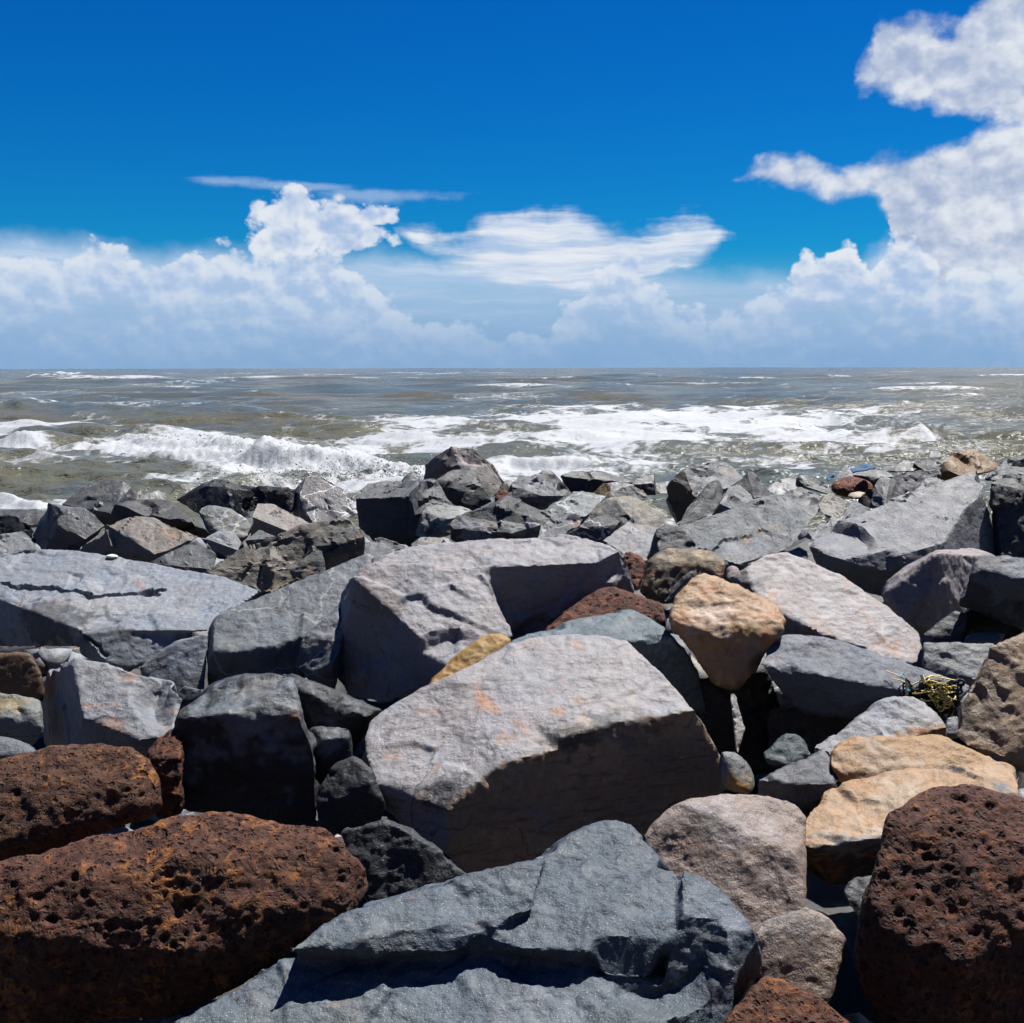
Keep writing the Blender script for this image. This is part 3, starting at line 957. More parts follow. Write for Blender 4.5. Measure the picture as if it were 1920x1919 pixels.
S('sandstone_boulder', 'tall brown boulder cut by the right edge of the frame', (.30, .205, .125), 4.1, [
    ((-.22, -.78, .58), '1850,1290 1798,1330 1830,1270 1857,1215 1872,1205 1905,1192 1895,1300 1880,1420 1812,1400 1793,1384'),
    ((.25, -.72, .65), '1905,1192 1925,1181 1985,1180 1985,1340 1895,1300'), ((.1, -.98, .1), '1895,1300 1985,1340 1985,1460 1920,1450 1880,1420')],
    rust=.2, grain=.5, chips=1, thick=.6, paint=[(1915, 1225, 40, (.40, .27, .17), .6), (1830, 1330, 50, (.13, .085, .05), .6)])
# ---- second row
S('flat_basalt_rock', 'long dark blue slab with sparkling top under the pink slab, at right', (.19, .21, .265), 5.0, [
    ((.02, -.50, .86), '1500,1232 1425,1246 1440,1206 1470,1192 1530,1190 1570,1200 1700,1245 1822,1286 1805,1308 1700,1297 1650,1286 1620,1271 1560,1256 1452,1226'),
    ((-.12, -.98, -.14), '1425,1246 1452,1226 1500,1232 1560,1256 1620,1271 1650,1286 1700,1297 1805,1308 1780,1335 1660,1350 1508,1345 1462,1295')],
    rust=.05, streak=.35, chips=0, amp=.6, thick=.6, paint=[(1440, 1225, 20, (.28, .26, .25), .6)])
S('flat_granite_rock', 'pale pink slab sloping down to the right beside the orange block', (.385, .345, .335), 5.9, [
    ((.10, -.56, .82), '1470,1152 1412,1108 1398,1060 1440,1040 1475,1035 1520,1052 1580,1080 1640,1120 1700,1165 1728,1190 1731,1215 1720,1243 1700,1247 1640,1228 1560,1200'),
    ((-.80, -.6, -.05), '1412,1108 1398,1060 1370,1080 1368,1100 1385,1120'), ((-.1, -.98, -.15), '1412,1108 1470,1152 1560,1200 1700,1247 1690,1275 1540,1240 1440,1190 1385,1120')],
    rust=.42, streak=.25, grain=.34, chips=0, amp=.6, thick=.55, paint=[(1675, 1197, 22, (.46, .25, .13), .6), (1530, 1165, 30, (.44, .30, .20), .4), (1400, 1085, 22, (.05, .05, .055), .8)])  # near-black spot paints the shade of the left face; warm spots are stains
S('sandstone_boulder', 'orange block with a rounded brown underside, standing out right of centre', (.41, .255, .135), 5.05, [
    ((.05, -.62, .78), '1310,1184 1258,1165 1266,1113 1290,1086 1312,1077 1340,1085 1400,1110 1465,1134 1474,1157 1430,1180 1370,1190'),
    ((-.1, -.90, .10), '1258,1165 1310,1184 1370,1190 1430,1180 1474,1157 1470,1182 1440,1206 1402,1270 1376,1296 1340,1282 1300,1228'),
    ((-.75, -.55, .2), '1266,1113 1250,1148 1258,1175 1258,1165')],
    kind='round', rust=.5, grain=.35, amp=1.8, thick=.6, paint=[(1330, 1130, 50, (.62, .47, .36), .7), (1290, 1140, 26, (.50, .23, .07), .8), (1380, 1185, 40, (.42, .22, .06), .6), (1350, 1245, 60, (.30, .20, .13), .7)])
S('flat_basalt_rock', 'teal slab behind the central boulder with a facet painted as sunlit at its right end', 'teal', 5.15, [
    ((.02, -.45, .89), '1140,1196 930,1232 905,1238 962,1200 1060,1165 1130,1150 1182,1140 1212,1155 1252,1182 1200,1190'),
    ((.10, -.98, -.15), '905,1238 930,1232 1140,1196 1200,1190 1252,1182 1256,1195 1250,1235 1270,1330 1150,1260'),
    ((.35, -.62, .70), '1256,1195 1293,1226 1250,1235'), ((.3, -.95, -.1), '1250,1235 1293,1226 1312,1260 1330,1345 1270,1330')],
    rust=.08, streak=.3, chips=0, amp=.6, thick=.5, paint=[(1270, 1215, 26, (.24, .30, .32), .7)])  # right-hand facet tinted paler, sunlight put into the colour
S('sandstone_boulder', 'mustard-yellow stone peeping out above the central boulder', (.40, .225, .055), 5.15, [
    ((-.10, -.62, .78), '870,1262 800,1285 850,1232 905,1197 937,1187 962,1198 930,1222'), ((0, -1, .1), '870,1262 800,1285 830,1310 930,1260 930,1222')],
    kind='round', rust=.5, grain=.3, thick=.4, amp=1.5)
rock('vesicular_boulder', 'dark red pitted boulder lying between the purple-grey boulder and the teal slab', (.17, .058, .034), 5.6, [
    ((.0, -.62, .78), '1130,1150 1012,1188 1062,1140 1110,1110 1150,1102 1200,1114 1242,1136 1252,1165'), ((0, -1, 0), '1012,1188 1130,1150 1252,1165 1250,1210 1040,1220')], kind='ves', rust=.3, group=SCO, thick=.5)
S('basalt_boulder', 'dark slate boulder with a smooth lit top, left of the purple-grey boulder', (.20, .225, .25), 5.85, [
    ({'d': 5.85, 't': .9}, [((-.02, -.50, .86), '440,1223 391,1222 389,1185 402,1165 450,1133 530,1100 600,1082 690,1040 702,1045 660,1120 640,1150 566,1196 510,1209'),
        ((-.08, -.98, -.16), '391,1222 440,1223 510,1209 566,1196 560,1290 390,1290 384,1270')]),
    ({'d': 5.7, 't': .6}, [((.05, -.72, .69), '566,1196 640,1130 660,1110 650,1180 632,1250 600,1212'), ((.1, -.98, -.1), '566,1196 600,1212 632,1250 628,1300 590,1300 560,1250')]),
], rust=.1, vein=.25, chips=1, amp=.75, paint=[(600, 1200, 18, 'pale', .5), (620, 1170, 30, (.2, .2, .21), .5), ])
S('flat_basalt_rock', 'largest flat blue-grey slab with a long crack, at the left edge', (.37, .41, .475), 6.15, [
    ({'d': 6.15, 't': .55}, [((.0, -.36, .93), '230,1178 150,1181 125,1172 95,1144 25,1115 -40,1105 -60,1060 20,1050 76,1031 115,1030 180,1037 300,1058 400,1077 490,1108 430,1140 402,1164 390,1183 330,1182'),
        ((-.42, -.90, .05), '150,1181 125,1172 95,1144 25,1115 -40,1105 -60,1190 0,1215 110,1210 150,1212')]),
    ({'d': 6.1, 't': .6}, [((.12, -.84, .52), '155,1186 230,1182 330,1186 336,1202 275,1242 245,1253 205,1246'),
        ((-.3, -.9, -.2), '155,1186 205,1246 245,1253 230,1270 150,1225')]),
    ({'d': 5.95, 't': .6}, [((.0, -.86, .50), '300,1224 336,1200 392,1186 386,1240 380,1300 345,1300 262,1252'), ((0, -1, .1), '262,1252 345,1300 380,1300 370,1330 270,1300')]),
], rust=.18, streak=.15, grain=.3, chips=0, amp=.42, frac=7, res=1.3, cracks=[(3.2, .05, '5,1094 30,1099 60,1101 90,1104 130,1111 160,1114 200,1116 250,1113 310,1108'), (4, .03, '158,1195 185,1212'), (4, .03, '186,1218 202,1230')], paint=[(215, 1070, 90, (.36, .365, .375), .7), (60, 1120, 44, (.35, .26, .22), .6), (60, 1180, 80, (.06, .065, .07), .85), (250, 1215, 60, (.15, .17, .185), .9), (330, 1250, 60, (.115, .125, .135), .9), (130, 1215, 40, (.12, .14, .15), .6), (360, 1290, 50, (.06, .065, .07), .8)])
S('granite_boulder', 'speckled grey boulder with rust patches and a black left side, below the cracked slab', (.235, .24, .26), 4.75, [
    ((.10, -.60, .79), '155,1346 147,1315 152,1285 140,1262 132,1234 176,1240 235,1255 330,1280 342,1300 338,1325 325,1346 322,1366 300,1382 262,1389 215,1369 190,1358'),
    ((-.85, -.52, .0), '132,1234 120,1238 95,1255 80,1282 77,1335 86,1400 118,1385 155,1346 147,1315 140,1262'),
    ((-.1, -.98, -.15), '155,1346 190,1358 215,1369 262,1389 300,1382 290,1425 120,1425 118,1385')],
    rust=.38, streak=.2, grain=.5, chips=0, amp=.8, thick=.6, paint=[(240, 1258, 16, (.38, .2, .1), .7), (205, 1352, 20, (.38, .2, .12), .7), (330, 1318, 16, (.36, .24, .18), .7), ])
S('basalt_boulder', 'small dark wedge behind the rust-patched grey boulder and black cube rock', 'mid', 5.2, [((-.2, -.85, .4), '330,1300 345,1285 372,1300 400,1300 380,1340 330,1350')], thick=.3)
S('granite_boulder', 'streaky grey-green stone at the left edge below the brown hollow', (.20, .21, .20), 4.9, [
    ((.1, -.60, .79), '30,1345 -40,1345 -50,1295 0,1298 30,1305 60,1312 77,1313 70,1345'), ((.0, -.98, -.1), '-40,1345 30,1345 70,1345 82,1372 60,1400 -40,1390')],
    rust=.1, streak=.8, chips=1, thick=.45, paint=[(20, 1303, 26, (.42, .30, .10), .6)])
S('sandstone_boulder', 'dark rust-brown stone in the hollow under the cracked slab', (.10, .045, .015), 5.3, [((0, -.95, .25), '-30,1225 55,1222 80,1260 85,1320 -30,1320')], kind='round', thick=.4)
S('basalt_boulder', 'low smooth blue-grey stone at the left edge behind the ochre-flecked boulder', (.20, .215, .245), 4.25, [((.05, -.62, .78), '0,1420 -40,1425 -40,1382 0,1382 30,1386 60,1400 76,1410 60,1425')], kind='round', thick=.4)
S('sandstone_boulder', 'dark brown boulder with tan worn edges behind the orange block', (.14, .10, .055), 6.4, [
    ((-.05, -.55, .83), '1232,1050 1212,1052 1232,1037 1258,1027 1320,1033 1355,1040 1363,1053 1310,1052'), ((-.1, -.90, .42), '1212,1052 1232,1050 1310,1052 1363,1053 1358,1090 1300,1125 1250,1135 1195,1115')],
    kind='round', rust=.3, grain=.6, thick=.5, amp=1.3, paint=[(1290, 1031, 40, (.40, .27, .14), .8), (1350, 1048, 20, (.40, .26, .12), .8), (1225, 1085, 34, (.26, .16, .06), .6), (1290, 1070, 40, (.03, .03, .03), .7)])
S('basalt_boulder', 'thin grey splinter leaning on the orange block', 'mid', 5.75, [((-.5, -.7, .5), '1243,1135 1270,1090 1297,1070 1304,1079 1268,1112')], thick=.25)
S('granite_boulder', 'little pinkish stone tucked between the tan-edged boulder and the pink slab', (.30, .26, .26), 6.6, [((0, -.8, .6), '1358,1090 1362,1060 1378,1058 1392,1070 1384,1095')], kind='round', thick=.2)
rock('vesicular_boulder', 'small red pitted stone beside the right end of the purple-grey boulder', (.22, .075, .042), 6.7, [((.0, -.72, .69), '1195,1110 1168,1080 1168,1030 1192,1036 1214,1049 1212,1078')], kind='ves', rust=.2, group=SCO, thick=.35)
S('flat_granite_rock', 'large grey slab tilted to the left with an undercut black edge, upper right', (.185, .19, .205), 8.1, [
    ({'d': 8.1, 't': .8}, [((-.06, -.50, .86), '1590,1052 1550,1041 1520,1028 1540,1000 1570,975 1625,965 1690,935 1750,915 1790,895 1835,882 1850,890 1840,930 1812,952 1800,986 1768,1019 1730,1027 1690,1041 1645,1052'),
        ((-.10, -.97, -.22), '1520,1028 1550,1041 1590,1052 1645,1052 1690,1041 1730,1027 1768,1019 1755,1062 1660,1118 1590,1100 1535,1065')]),
    ({'d': 8.0, 't': .5}, [((.35, -.86, .36), '1768,1019 1800,986 1812,952 1842,930 1856,960 1866,1000 1866,1050 1780,1050')]),
], rust=.06, streak=.35, grain=.4, chips=1, amp=.6, paint=[(1833, 955, 20, (.02, .02, .022), .95), (1790, 1010, 20, (.30, .30, .31), .5)])
S('granite_boulder', 'pinkish wedge boulder with a dark left flank under the tilted grey slab', (.33, .285, .275), 7.0, [
    ((.15, -.62, .77), '1690,1140 1660,1118 1700,1060 1745,1035 1790,1030 1840,1034 1870,1045 1820,1110 1800,1150 1720,1175 1700,1165'),
    ((-.75, -.65, .1), '1690,1140 1660,1118 1648,1118 1665,1088 1730,1050 1760,1036 1700,1060'), ((0, -1, -.1), '1690,1140 1720,1175 1800,1150 1790,1200 1700,1190')],
    rust=.15, streak=.4, chips=1, thick=.5)
S('basalt_boulder', 'shiny black boulder with a bumpy bluish top above the tall brown one, right edge', (.05, .055, .068), 6.0, [
    ((-.02, -.55, .83), '1840,1072 1826,1060 1832,1046 1850,1043 1900,1050 1990,1048 1990,1090 1900,1085'), ((-.1, -.97, -.18), '1826,1060 1840,1072 1900,1085 1990,1090 1990,1190 1880,1170 1795,1138 1812,1100')],
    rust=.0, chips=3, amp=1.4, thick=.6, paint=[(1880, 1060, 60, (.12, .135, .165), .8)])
S('basalt_boulder', 'dark grey ribbed stone below the pinkish wedge boulder', (.115, .118, .12), 6.1, [
    ((-.2, -.68, .7), '1740,1195 1730,1190 1790,1145 1812,1150 1815,1165 1780,1185'), ((0, -.95, .2), '1740,1195 1780,1185 1815,1165 1800,1205 1760,1210')], streak=.6, chips=2, thick=.35)
S('basalt_boulder', 'small dark flat stone behind the grey block near the tall brown boulder', 'mid', 5.9, [((0, -.6, .8), '1805,1206 1812,1192 1830,1186 1885,1187 1880,1205')], thick=.3)
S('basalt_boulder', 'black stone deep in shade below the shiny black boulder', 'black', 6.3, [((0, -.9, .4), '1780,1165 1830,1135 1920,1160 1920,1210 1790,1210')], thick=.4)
S('granite_boulder', 'grey speckled block with a straight black undercut, left of the tall brown boulder', (.165, .17, .175), 5.55, [
    ((.02, -.66, .75), '1730,1226 1728,1204 1860,1206 1875,1230 1830,1275 1780,1248'), ((0, -.98, -.2), '1730,1226 1780,1248 1830,1275 1820,1295 1730,1270')], grain=.55, chips=1, thick=.45, rust=.05)
S('granite_boulder', 'thin pale splinter standing in for a sunlit strip in the gap below the orange block', (.36, .345, .32), 4.75, [((.45, -.80, .60), '1369,1300 1377,1297 1387,1335 1396,1367 1390,1392 1385,1414 1381,1412 1383,1375 1375,1335')], thick=.10, chips=0, amp=.3, res=2)  # pale stone added in place of a sunlit strip of rock face
S('basalt_boulder', 'black filler block put into the dark gap under the orange block', (.022, .023, .026), 5.3, [((0, -.95, .1), '1290,1270 1440,1260 1500,1400 1480,1450 1330,1460 1300,1350')], thick=.5, rust=0)  # near-black stone added to fill the gap with darkness
S('basalt_boulder', 'black filler block put into the dark gap beneath the long dark blue slab', (.026, .028, .033), 5.1, [((0, -.98, .0), '1440,1330 1560,1320 1660,1330 1640,1400 1540,1440 1440,1440')], thick=.5, rust=0)  # another added black stone that stands for the dark depth of the gap
S('basalt_boulder', 'small grey stone in shade below the lower orange slab', (.11, .115, .125), 2.98, [((.1, -.7, .7), '1580,1672 1600,1650 1640,1640 1650,1690 1610,1720')], thick=.25)

# ---- far rows, left to right
S('granite_boulder', 'grey boulder with a ribbed right end standing against the surf, far left', (.165, .175, .185), 12.3, [
    ((-.06, -.66, .75), '177,957 116,945 158,915 200,901 231,903 222,940 205,962'), ((.6, -.72, .35), '222,940 231,903 246,914 260,933 240,950'),
    ((0, -1, -.1), '116,945 177,957 205,962 222,940 240,950 240,990 130,990')], chips=2, streak=.4)
S('granite_boulder', 'upright grey boulder with a greenish dark left face, far left', (.155, .16, .165), 10.7, [
    ((.30, -.70, .65), '112,982 115,951 160,953 178,966 196,986 183,996 160,1012'), ((-.70, -.70, .2), '115,951 92,944 72,975 59,1005 69,1018 100,1014 112,982'),
    ((0, -.98, -.2), '112,982 160,1012 155,1040 80,1040 69,1018 100,1014')], chips=2)
S('basalt_boulder', 'black craggy stone at the left edge near the surf', 'dark', 11.2, [((0, -.9, .4), '-20,1012 -20,972 15,967 31,969 46,984 65,992 60,1012')], amp=1.6)
S('flat_basalt_rock', 'low wet grey slab at the waterline, left edge', (.15, .155, .165), 13.2, [((0, -.45, .9), '20,985 -30,985 -30,960 40,959 84,955 90,990')], kind='round', thick=.6)
S('granite_boulder', 'pale blue-grey boulder at the left edge above the cracked slab', (.29, .315, .325), 9.6, [
    ((.18, -.68, .71), '20,1055 -40,1060 -40,1012 25,1001 40,996 52,1003 76,1032 55,1040'), ((0, -1, 0), '-40,1060 20,1055 55,1040 76,1032 60,1075 -40,1080')], chips=2, paint=[(28, 1042, 14, (.10, .08, .08), .8)])
S('basalt_boulder', 'long dark wedge with a thin sunlit crest, upper left', (.085, .083, .09), 11.0, [
    ((.06, -.38, .92), '262,945 240,938 285,934 330,940 356,957 382,981 400,997 312,951'),
    ((-.06, -.985, -.14), '208,963 217,946 240,938 262,945 312,951 400,997 386,1010 340,1000 300,985 208,980')], chips=1, amp=.7)
S('granite_boulder', 'brownish boulder with warm lit top and black left front, behind the cracked slab', (.26, .225, .195), 9.7, [
    ({'d': 9.7, 't': .7}, [((.12, -.56, .82), '268,1024 246,1003 242,970 288,972 325,990 377,1011 345,1020 310,1034 290,1040'),
     ((-.30, -.95, .0), '242,970 246,1003 268,1024 290,1040 285,1070 215,1060 148,1032 183,998 198,983')])],
    streak=.5, rust=.3, chips=1, paint=[(222, 990, 20, (.12, .125, .13), .7), (318, 993, 16, (.36, .22, .13), .6)])
S('granite_boulder', 'grey layered stone behind the far corner of the cracked slab', (.15, .158, .17), 9.0, [
    ((.05, -.66, .75), '345,1064 280,1054 310,1040 345,1023 376,1022 392,1031 408,1042 398,1066'), ((0, -1, 0), '280,1054 345,1064 398,1066 390,1095 300,1085')], streak=.6, chips=2)
S('basalt_boulder', 'broad black boulder at the surf line, left of the white-veined one', (.052, .060, .066), 12.4, [
    ({'d': 12.4, 't': .7}, [((0, -.5, .86), '385,912 380,905 400,897 416,900 442,911 425,915'), ((-.05, -.9, .38), '331,938 380,905 385,912 425,915 442,911 478,922 470,970 440,960 365,958')]),
    ({'d': 12.4, 't': .6}, [((0, -.88, .46), '470,960 442,911 478,922 510,915 532,924 552,918 552,940 545,962 500,960')])], chips=2, amp=1.3)
S('granite_boulder', 'grey boulder netted with white veins at the surf line', (.25, .235, .245), 12.2, [
    ((.12, -.70, .70), '575,962 560,930 572,896 592,890 606,899 640,915 666,931 670,962 650,970 630,984 596,990'), ((-.75, -.62, .1), '572,896 546,925 545,958 560,990 596,990 575,962 560,930')],
    vein=1.0, grain=.4, chips=2)
S('granite_boulder', 'smooth oval grey boulder in front of the broad black one', (.20, .21, .205), 10.6, [
    ((.12, -.66, .74), '405,1000 368,958 386,947 410,949 446,962 466,975 475,987 469,1006 451,1013 430,1006'), ((0, -1, 0), '405,1000 430,1006 451,1013 440,1030 400,1020 368,958')], kind='round', vein=.5, paint=[(462, 992, 14, (.33, .29, .22), .6)])
S('flat_granite_rock', 'tan wedge with a flat sunlit face and black underside, left of centre', (.37, .32, .29), 10.5, [
    ((.10, -.50, .86), '490,967 483,945 510,945 530,955 588,984 566,997 547,999 520,983'), ((-.1, -.98, -.15), '483,945 490,967 520,983 547,999 566,997 540,1018 470,1006 474,970')], grain=.22, chips=0, amp=.5, rust=.05,
    )
S('granite_boulder', 'small bluish-white stone in front of the oval grey boulder', (.27, .29, .31), 9.75, [
    ((.12, -.56, .82), '412,1012 385,1010 410,995 440,998 453,1016 446,1032 425,1020'), ((-.2, -.95, -.1), '385,1010 412,1012 425,1020 446,1032 425,1045 395,1030')], chips=1)
S('basalt_boulder', 'small dark stone with a pale cap beside the mottled boulder', (.22, .23, .24), 9.9, [
    ((0, -.48, .88), '490,1008 460,1014 485,994 521,1008'), ((0, -1, 0), '460,1014 490,1008 521,1008 520,1025 465,1028')], chips=1)
S('granite_boulder', 'mottled black and tan knobbly boulder left of the purple-grey one', (.17, .145, .115), 8.4, [
    ({'d': 8.4, 't': .6}, [((.02, -.70, .71), '560,1050 440,1062 388,1074 410,1055 442,1035 490,1020 560,1012 600,1030'), ((0, -.80, .58), '388,1074 440,1062 560,1050 600,1030 610,1070 550,1088 520,1107 480,1110 430,1088')]),
    ({'d': 8.5, 't': .6}, [((.05, -.78, .62), '520,1030 520,1006 560,995 612,980 640,968 656,970 676,990 684,1006 640,1020'), ((.2, -.95, -.1), '520,1030 640,1020 684,1006 682,1028 676,1048 600,1076 560,1060')])],
    amp=2.0, chips=3, grain=.7, rust=.2, paint=[(610, 1010, 60, (.05, .06, .058), .85), (660, 1010, 40, (.03, .032, .034), .8), (520, 1085, 46, (.40, .30, .18), .6), (500, 1040, 40, (.24, .21, .18), .7)])
S('basalt_boulder', 'big blocky slate boulder with a cleft front, left of the peaked stone', (.135, .15, .17), 10.3, [
    ({'d': 10.3, 't': .7}, [((-.02, -.42, .9), '725,931 668,936 692,915 742,905 792,903 818,898 832,928 790,930 768,925 742,925'), ((-.06, -.98, .1), '668,936 725,931 742,925 768,925 765,960 770,1025 700,1015 675,988')]),
    ({'d': 10.25, 't': .6}, [((.15, -.82, .55), '768,925 792,903 820,900 834,932 850,952 792,952 778,965'), ((0, -.98, 0), '768,925 778,965 792,952 850,952 800,1010 765,1010')])],
    chips=1, amp=.9, streak=.4, paint=[(735, 940, 12, 'black', .9)])
S('granite_boulder', 'small grey hump behind the blocky slate boulder', (.20, .20, .205), 11.8, [((0, -.75, .65), '748,906 762,888 776,883 786,895 794,906 780,915')], kind='round', thick=.4)
S('granite_boulder', 'grey stone at the water beyond the blocky slate boulder', (.18, .185, .195), 11.9, [((0, -.6, .8), '690,925 672,922 690,908 720,902 752,902 760,912')], thick=.5)
S('granite_boulder', 'tallest peaked stone with a reddish-grey face rising into the surf', (.20, .155, .145), 11.3, [
    ((.25, -.78, .58), '855,882 836,865 846,838 866,840 886,842 902,856 922,871 942,896 958,920 900,930 880,890'), ((-.78, -.62, .0), '846,838 815,857 800,872 793,902 820,905 855,882 836,865')],
    grain=.6, chips=2, paint=[(855, 855, 26, (.30, .25, .25), .7), (925, 895, 30, (.10, .085, .08), .6)])
S('basalt_boulder', 'dark teal block leaning before the peaked stone', (.055, .068, .075), 10.6, [
    ((.1, -.55, .83), '850,884 806,900 850,882 876,876 889,881 880,890'), ((.0, -.90, .42), '806,900 850,884 889,881 902,906 922,942 890,958 850,948 832,922')], chips=2, streak=.4, paint=[(845, 920, 30, (.03, .033, .037), .8)])
S('granite_boulder', 'pale stone with a yellow-stained hollow below the dark teal block', (.36, .37, .345), 9.75, [
    ((.0, -.56, .83), '840,975 790,965 797,945 840,952 870,950 890,958 866,968'), ((-.2, -.90, .38), '790,965 840,975 866,968 838,1010 805,1012 778,1004 784,982')],
    rust=.05, chips=2, paint=[(825, 995, 18, (.45, .34, .16), .8), (793, 990, 20, (.05, .05, .055), .9)])
S('flat_granite_rock', 'thin tan-grey slab just behind the purple-grey boulder\'s crest', (.30, .28, .26), 8.9, [((0, -.5, .86), '800,1030 770,1020 790,1008 834,1008 822,1025')], thick=.3)
S('flat_granite_rock', 'flat mid-grey slab behind the purple-grey boulder\'s left shoulder', (.17, .175, .19), 8.6, [((0, -.55, .84), '690,1060 676,1020 682,1017 716,1018 742,1032 720,1055')], thick=.35)
S('basalt_boulder', 'narrow grey sliver between the blocky slate boulder and the purple-grey one', (.22, .225, .24), 9.0, [((.1, -.7, .7), '715,1022 702,1010 716,1008 745,1018 765,1026 745,1036')], thick=.2)
S('basalt_boulder', 'charcoal boulder with chipped ledges painted pale as if sunlit, above the purple-grey boulder', (.085, .095, .105), 9.3, [
    ({'d': 9.5, 't': .6}, [((.15, -.55, .82), '935,948 930,944 950,932 976,940 1000,950 1038,966 1010,975'), ((-.05, -.86, .50), '860,970 900,955 935,948 1010,975 1012,990 960,995 870,992')]),
    ({'d': 9.2, 't': .6}, [((0, -.6, .8), '850,992 846,985 858,970 905,985 930,992 1000,990 960,1000'), ((0, -.97, -.2), '846,985 850,992 960,1000 1000,990 1012,985 1005,1010 960,1025 870,1035 845,1010')])],
    chips=2, amp=1.2, paint=[(870, 1000, 26, (.30, .31, .32), .7), (990, 960, 40, (.25, .26, .27), .7), (910, 998, 14, (.3, .3, .31), .6)])  # pale spots paint sunlight onto the ledges
S('basalt_boulder', 'small blue-grey cap stone before the red triangle stone', (.19, .205, .225), 10.0, [((.05, -.62, .78), '940,950 928,944 934,936 951,930 976,939 990,948')], thick=.3)
rock('vesicular_boulder', 'small red triangular stone below the peaked stone', (.24, .075, .04), 10.4, [((0, -.8, .6), '922,948 926,930 946,912 954,920 962,936 950,950')], kind='ves', rust=.1, group=SCO, thick=.3)
S('granite_boulder', 'small tan and grey stone behind the red triangle stone', (.24, .21, .17), 10.9, [((0, -.8, .6), '905,925 897,902 938,911 932,930 915,935')], thick=.3)
S('basalt_boulder', 'dark leaning prism at the surf line right of the peaked stone', (.085, .095, .108), 12.0, [
    ((.35, -.70, .62), '1000,900 995,892 1020,880 1034,884 1052,902 1074,928 1040,930'), ((-.3, -.9, .3), '995,892 1000,900 1040,930 1000,930')], chips=2, streak=.4)
S('granite_boulder', 'grey rounded stone with a dark base, right of the red triangle stone', (.19, .20, .22), 11.2, [
    ((0, -.58, .81), '985,920 955,912 972,897 998,894 1032,908 1056,930 1020,930'), ((0, -.95, .1), '955,912 985,920 1020,930 1056,930 1022,955 1000,958 962,940')], chips=3, amp=1.4, paint=[(1012, 948, 8, (.4, .18, .06), .8)])
S('basalt_boulder', 'long low black boulder at the water in the middle', (.038, .042, .047), 12.8, [
    ((.05, -.5, .86), '1070,890 1048,893 1070,884 1126,886 1156,893 1192,907 1130,897'), ((0, -.95, .2), '1048,893 1070,890 1130,897 1192,907 1150,922 1110,925 1068,925')], chips=2)
S('sandstone_boulder', 'small golden-brown corner stone before the long black boulder', (.30, .19, .06), 11.6, [((-.3, -.8, .5), '1112,924 1131,908 1144,905 1146,934 1128,934')], thick=.25)
S('flat_granite_rock', 'flat blue-grey stone right of the golden-brown corner stone', (.20, .215, .24), 11.7, [((0, -.55, .84), '1148,935 1143,906 1160,903 1190,910 1180,932')], thick=.4)
S('basalt_boulder', 'charcoal stone on the flat blue-grey one', (.075, .08, .088), 11.2, [((.1, -.75, .65), '1152,930 1150,925 1166,914 1186,911 1206,920 1214,931 1205,940 1180,938')], chips=2, thick=.3)
S('basalt_boulder', 'square-topped grey block standing at the surf, right of the long black boulder', (.12, .128, .142), 12.5, [
    ((0, -.52, .85), '1205,908 1184,909 1201,890 1226,887 1227,906'), ((-.1, -.98, 0), '1184,909 1205,908 1227,906 1229,928 1205,928')], thick=.5, chips=1)
S('basalt_boulder', 'low grey stone behind the olive-faced boulder', (.15, .155, .165), 12.6, [((0, -.6, .8), '1232,925 1229,906 1256,903 1262,925')], thick=.4)
S('granite_boulder', 'pale mint-tinted flat boulder above the charcoal ledged one', (.31, .335, .335), 10.5, [
    ((.0, -.55, .84), '1060,962 1022,957 1046,940 1076,923 1092,921 1136,931 1118,950 1100,968'), ((0, -1, 0), '1022,957 1060,962 1100,968 1090,985 1030,975')], chips=1, vein=.6, rust=.1)
S('granite_boulder', 'half charcoal, half tan boulder in the middle distance', (.30, .255, .185), 10.0, [
    ((.18, -.62, .77), '1195,972 1180,928 1212,940 1255,961 1242,986 1222,996 1196,988'), ((-.15, -.78, .60), '1180,928 1146,931 1120,946 1104,967 1165,980 1195,972'), ((0, -1, -.1), '1104,967 1165,980 1195,972 1196,988 1222,996 1200,1010 1120,990')],
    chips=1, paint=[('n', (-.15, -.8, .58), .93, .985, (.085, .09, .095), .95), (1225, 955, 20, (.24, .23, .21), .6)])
S('flat_granite_rock', 'grey slab with a thin white left edge above the purple-grey boulder', (.175, .185, .205), 9.3, [
    ((-.05, -.66, .75), '1050,1008 998,1012 1035,965 1080,964 1092,974 1086,986')], vein=.3, thick=.4, chips=0, paint=[(1015, 990, 8, 'pale', .8), (1006, 1002, 8, 'pale', .8), (1028, 974, 8, 'pale', .8), (1090, 974, 10, (.42, .22, .12), .8)])
S('basalt_boulder', 'dark veined boulder above the right half of the purple-grey one', (.10, .11, .122), 9.1, [
    ((0, -.56, .82), '1090,990 1086,986 1120,968 1142,967 1168,980 1140,985'), ((0, -.96, .2), '1052,1010 1090,990 1140,985 1168,980 1152,998 1132,1018 1100,1025')], vein=.7, chips=2)
S('flat_granite_rock', 'lilac-grey fan-shaped slab right of the purple-grey boulder\'s crest', (.30, .29, .305), 8.5, [((.10, -.60, .79), '1170,1032 1132,1014 1177,978 1232,991 1228,1020 1214,1052 1190,1050')], grain=.3, chips=0, streak=.4, thick=.4)
S('basalt_boulder', 'dark rough cube behind the tan-edged brown boulder', (.085, .088, .092), 7.9, [
    ((.1, -.75, .66), '1234,1042 1231,992 1276,985 1306,1020 1304,1038'), ((-.9, -.4, .0), '1231,992 1211,1052 1234,1042')], grain=.6, chips=1, thick=.4)
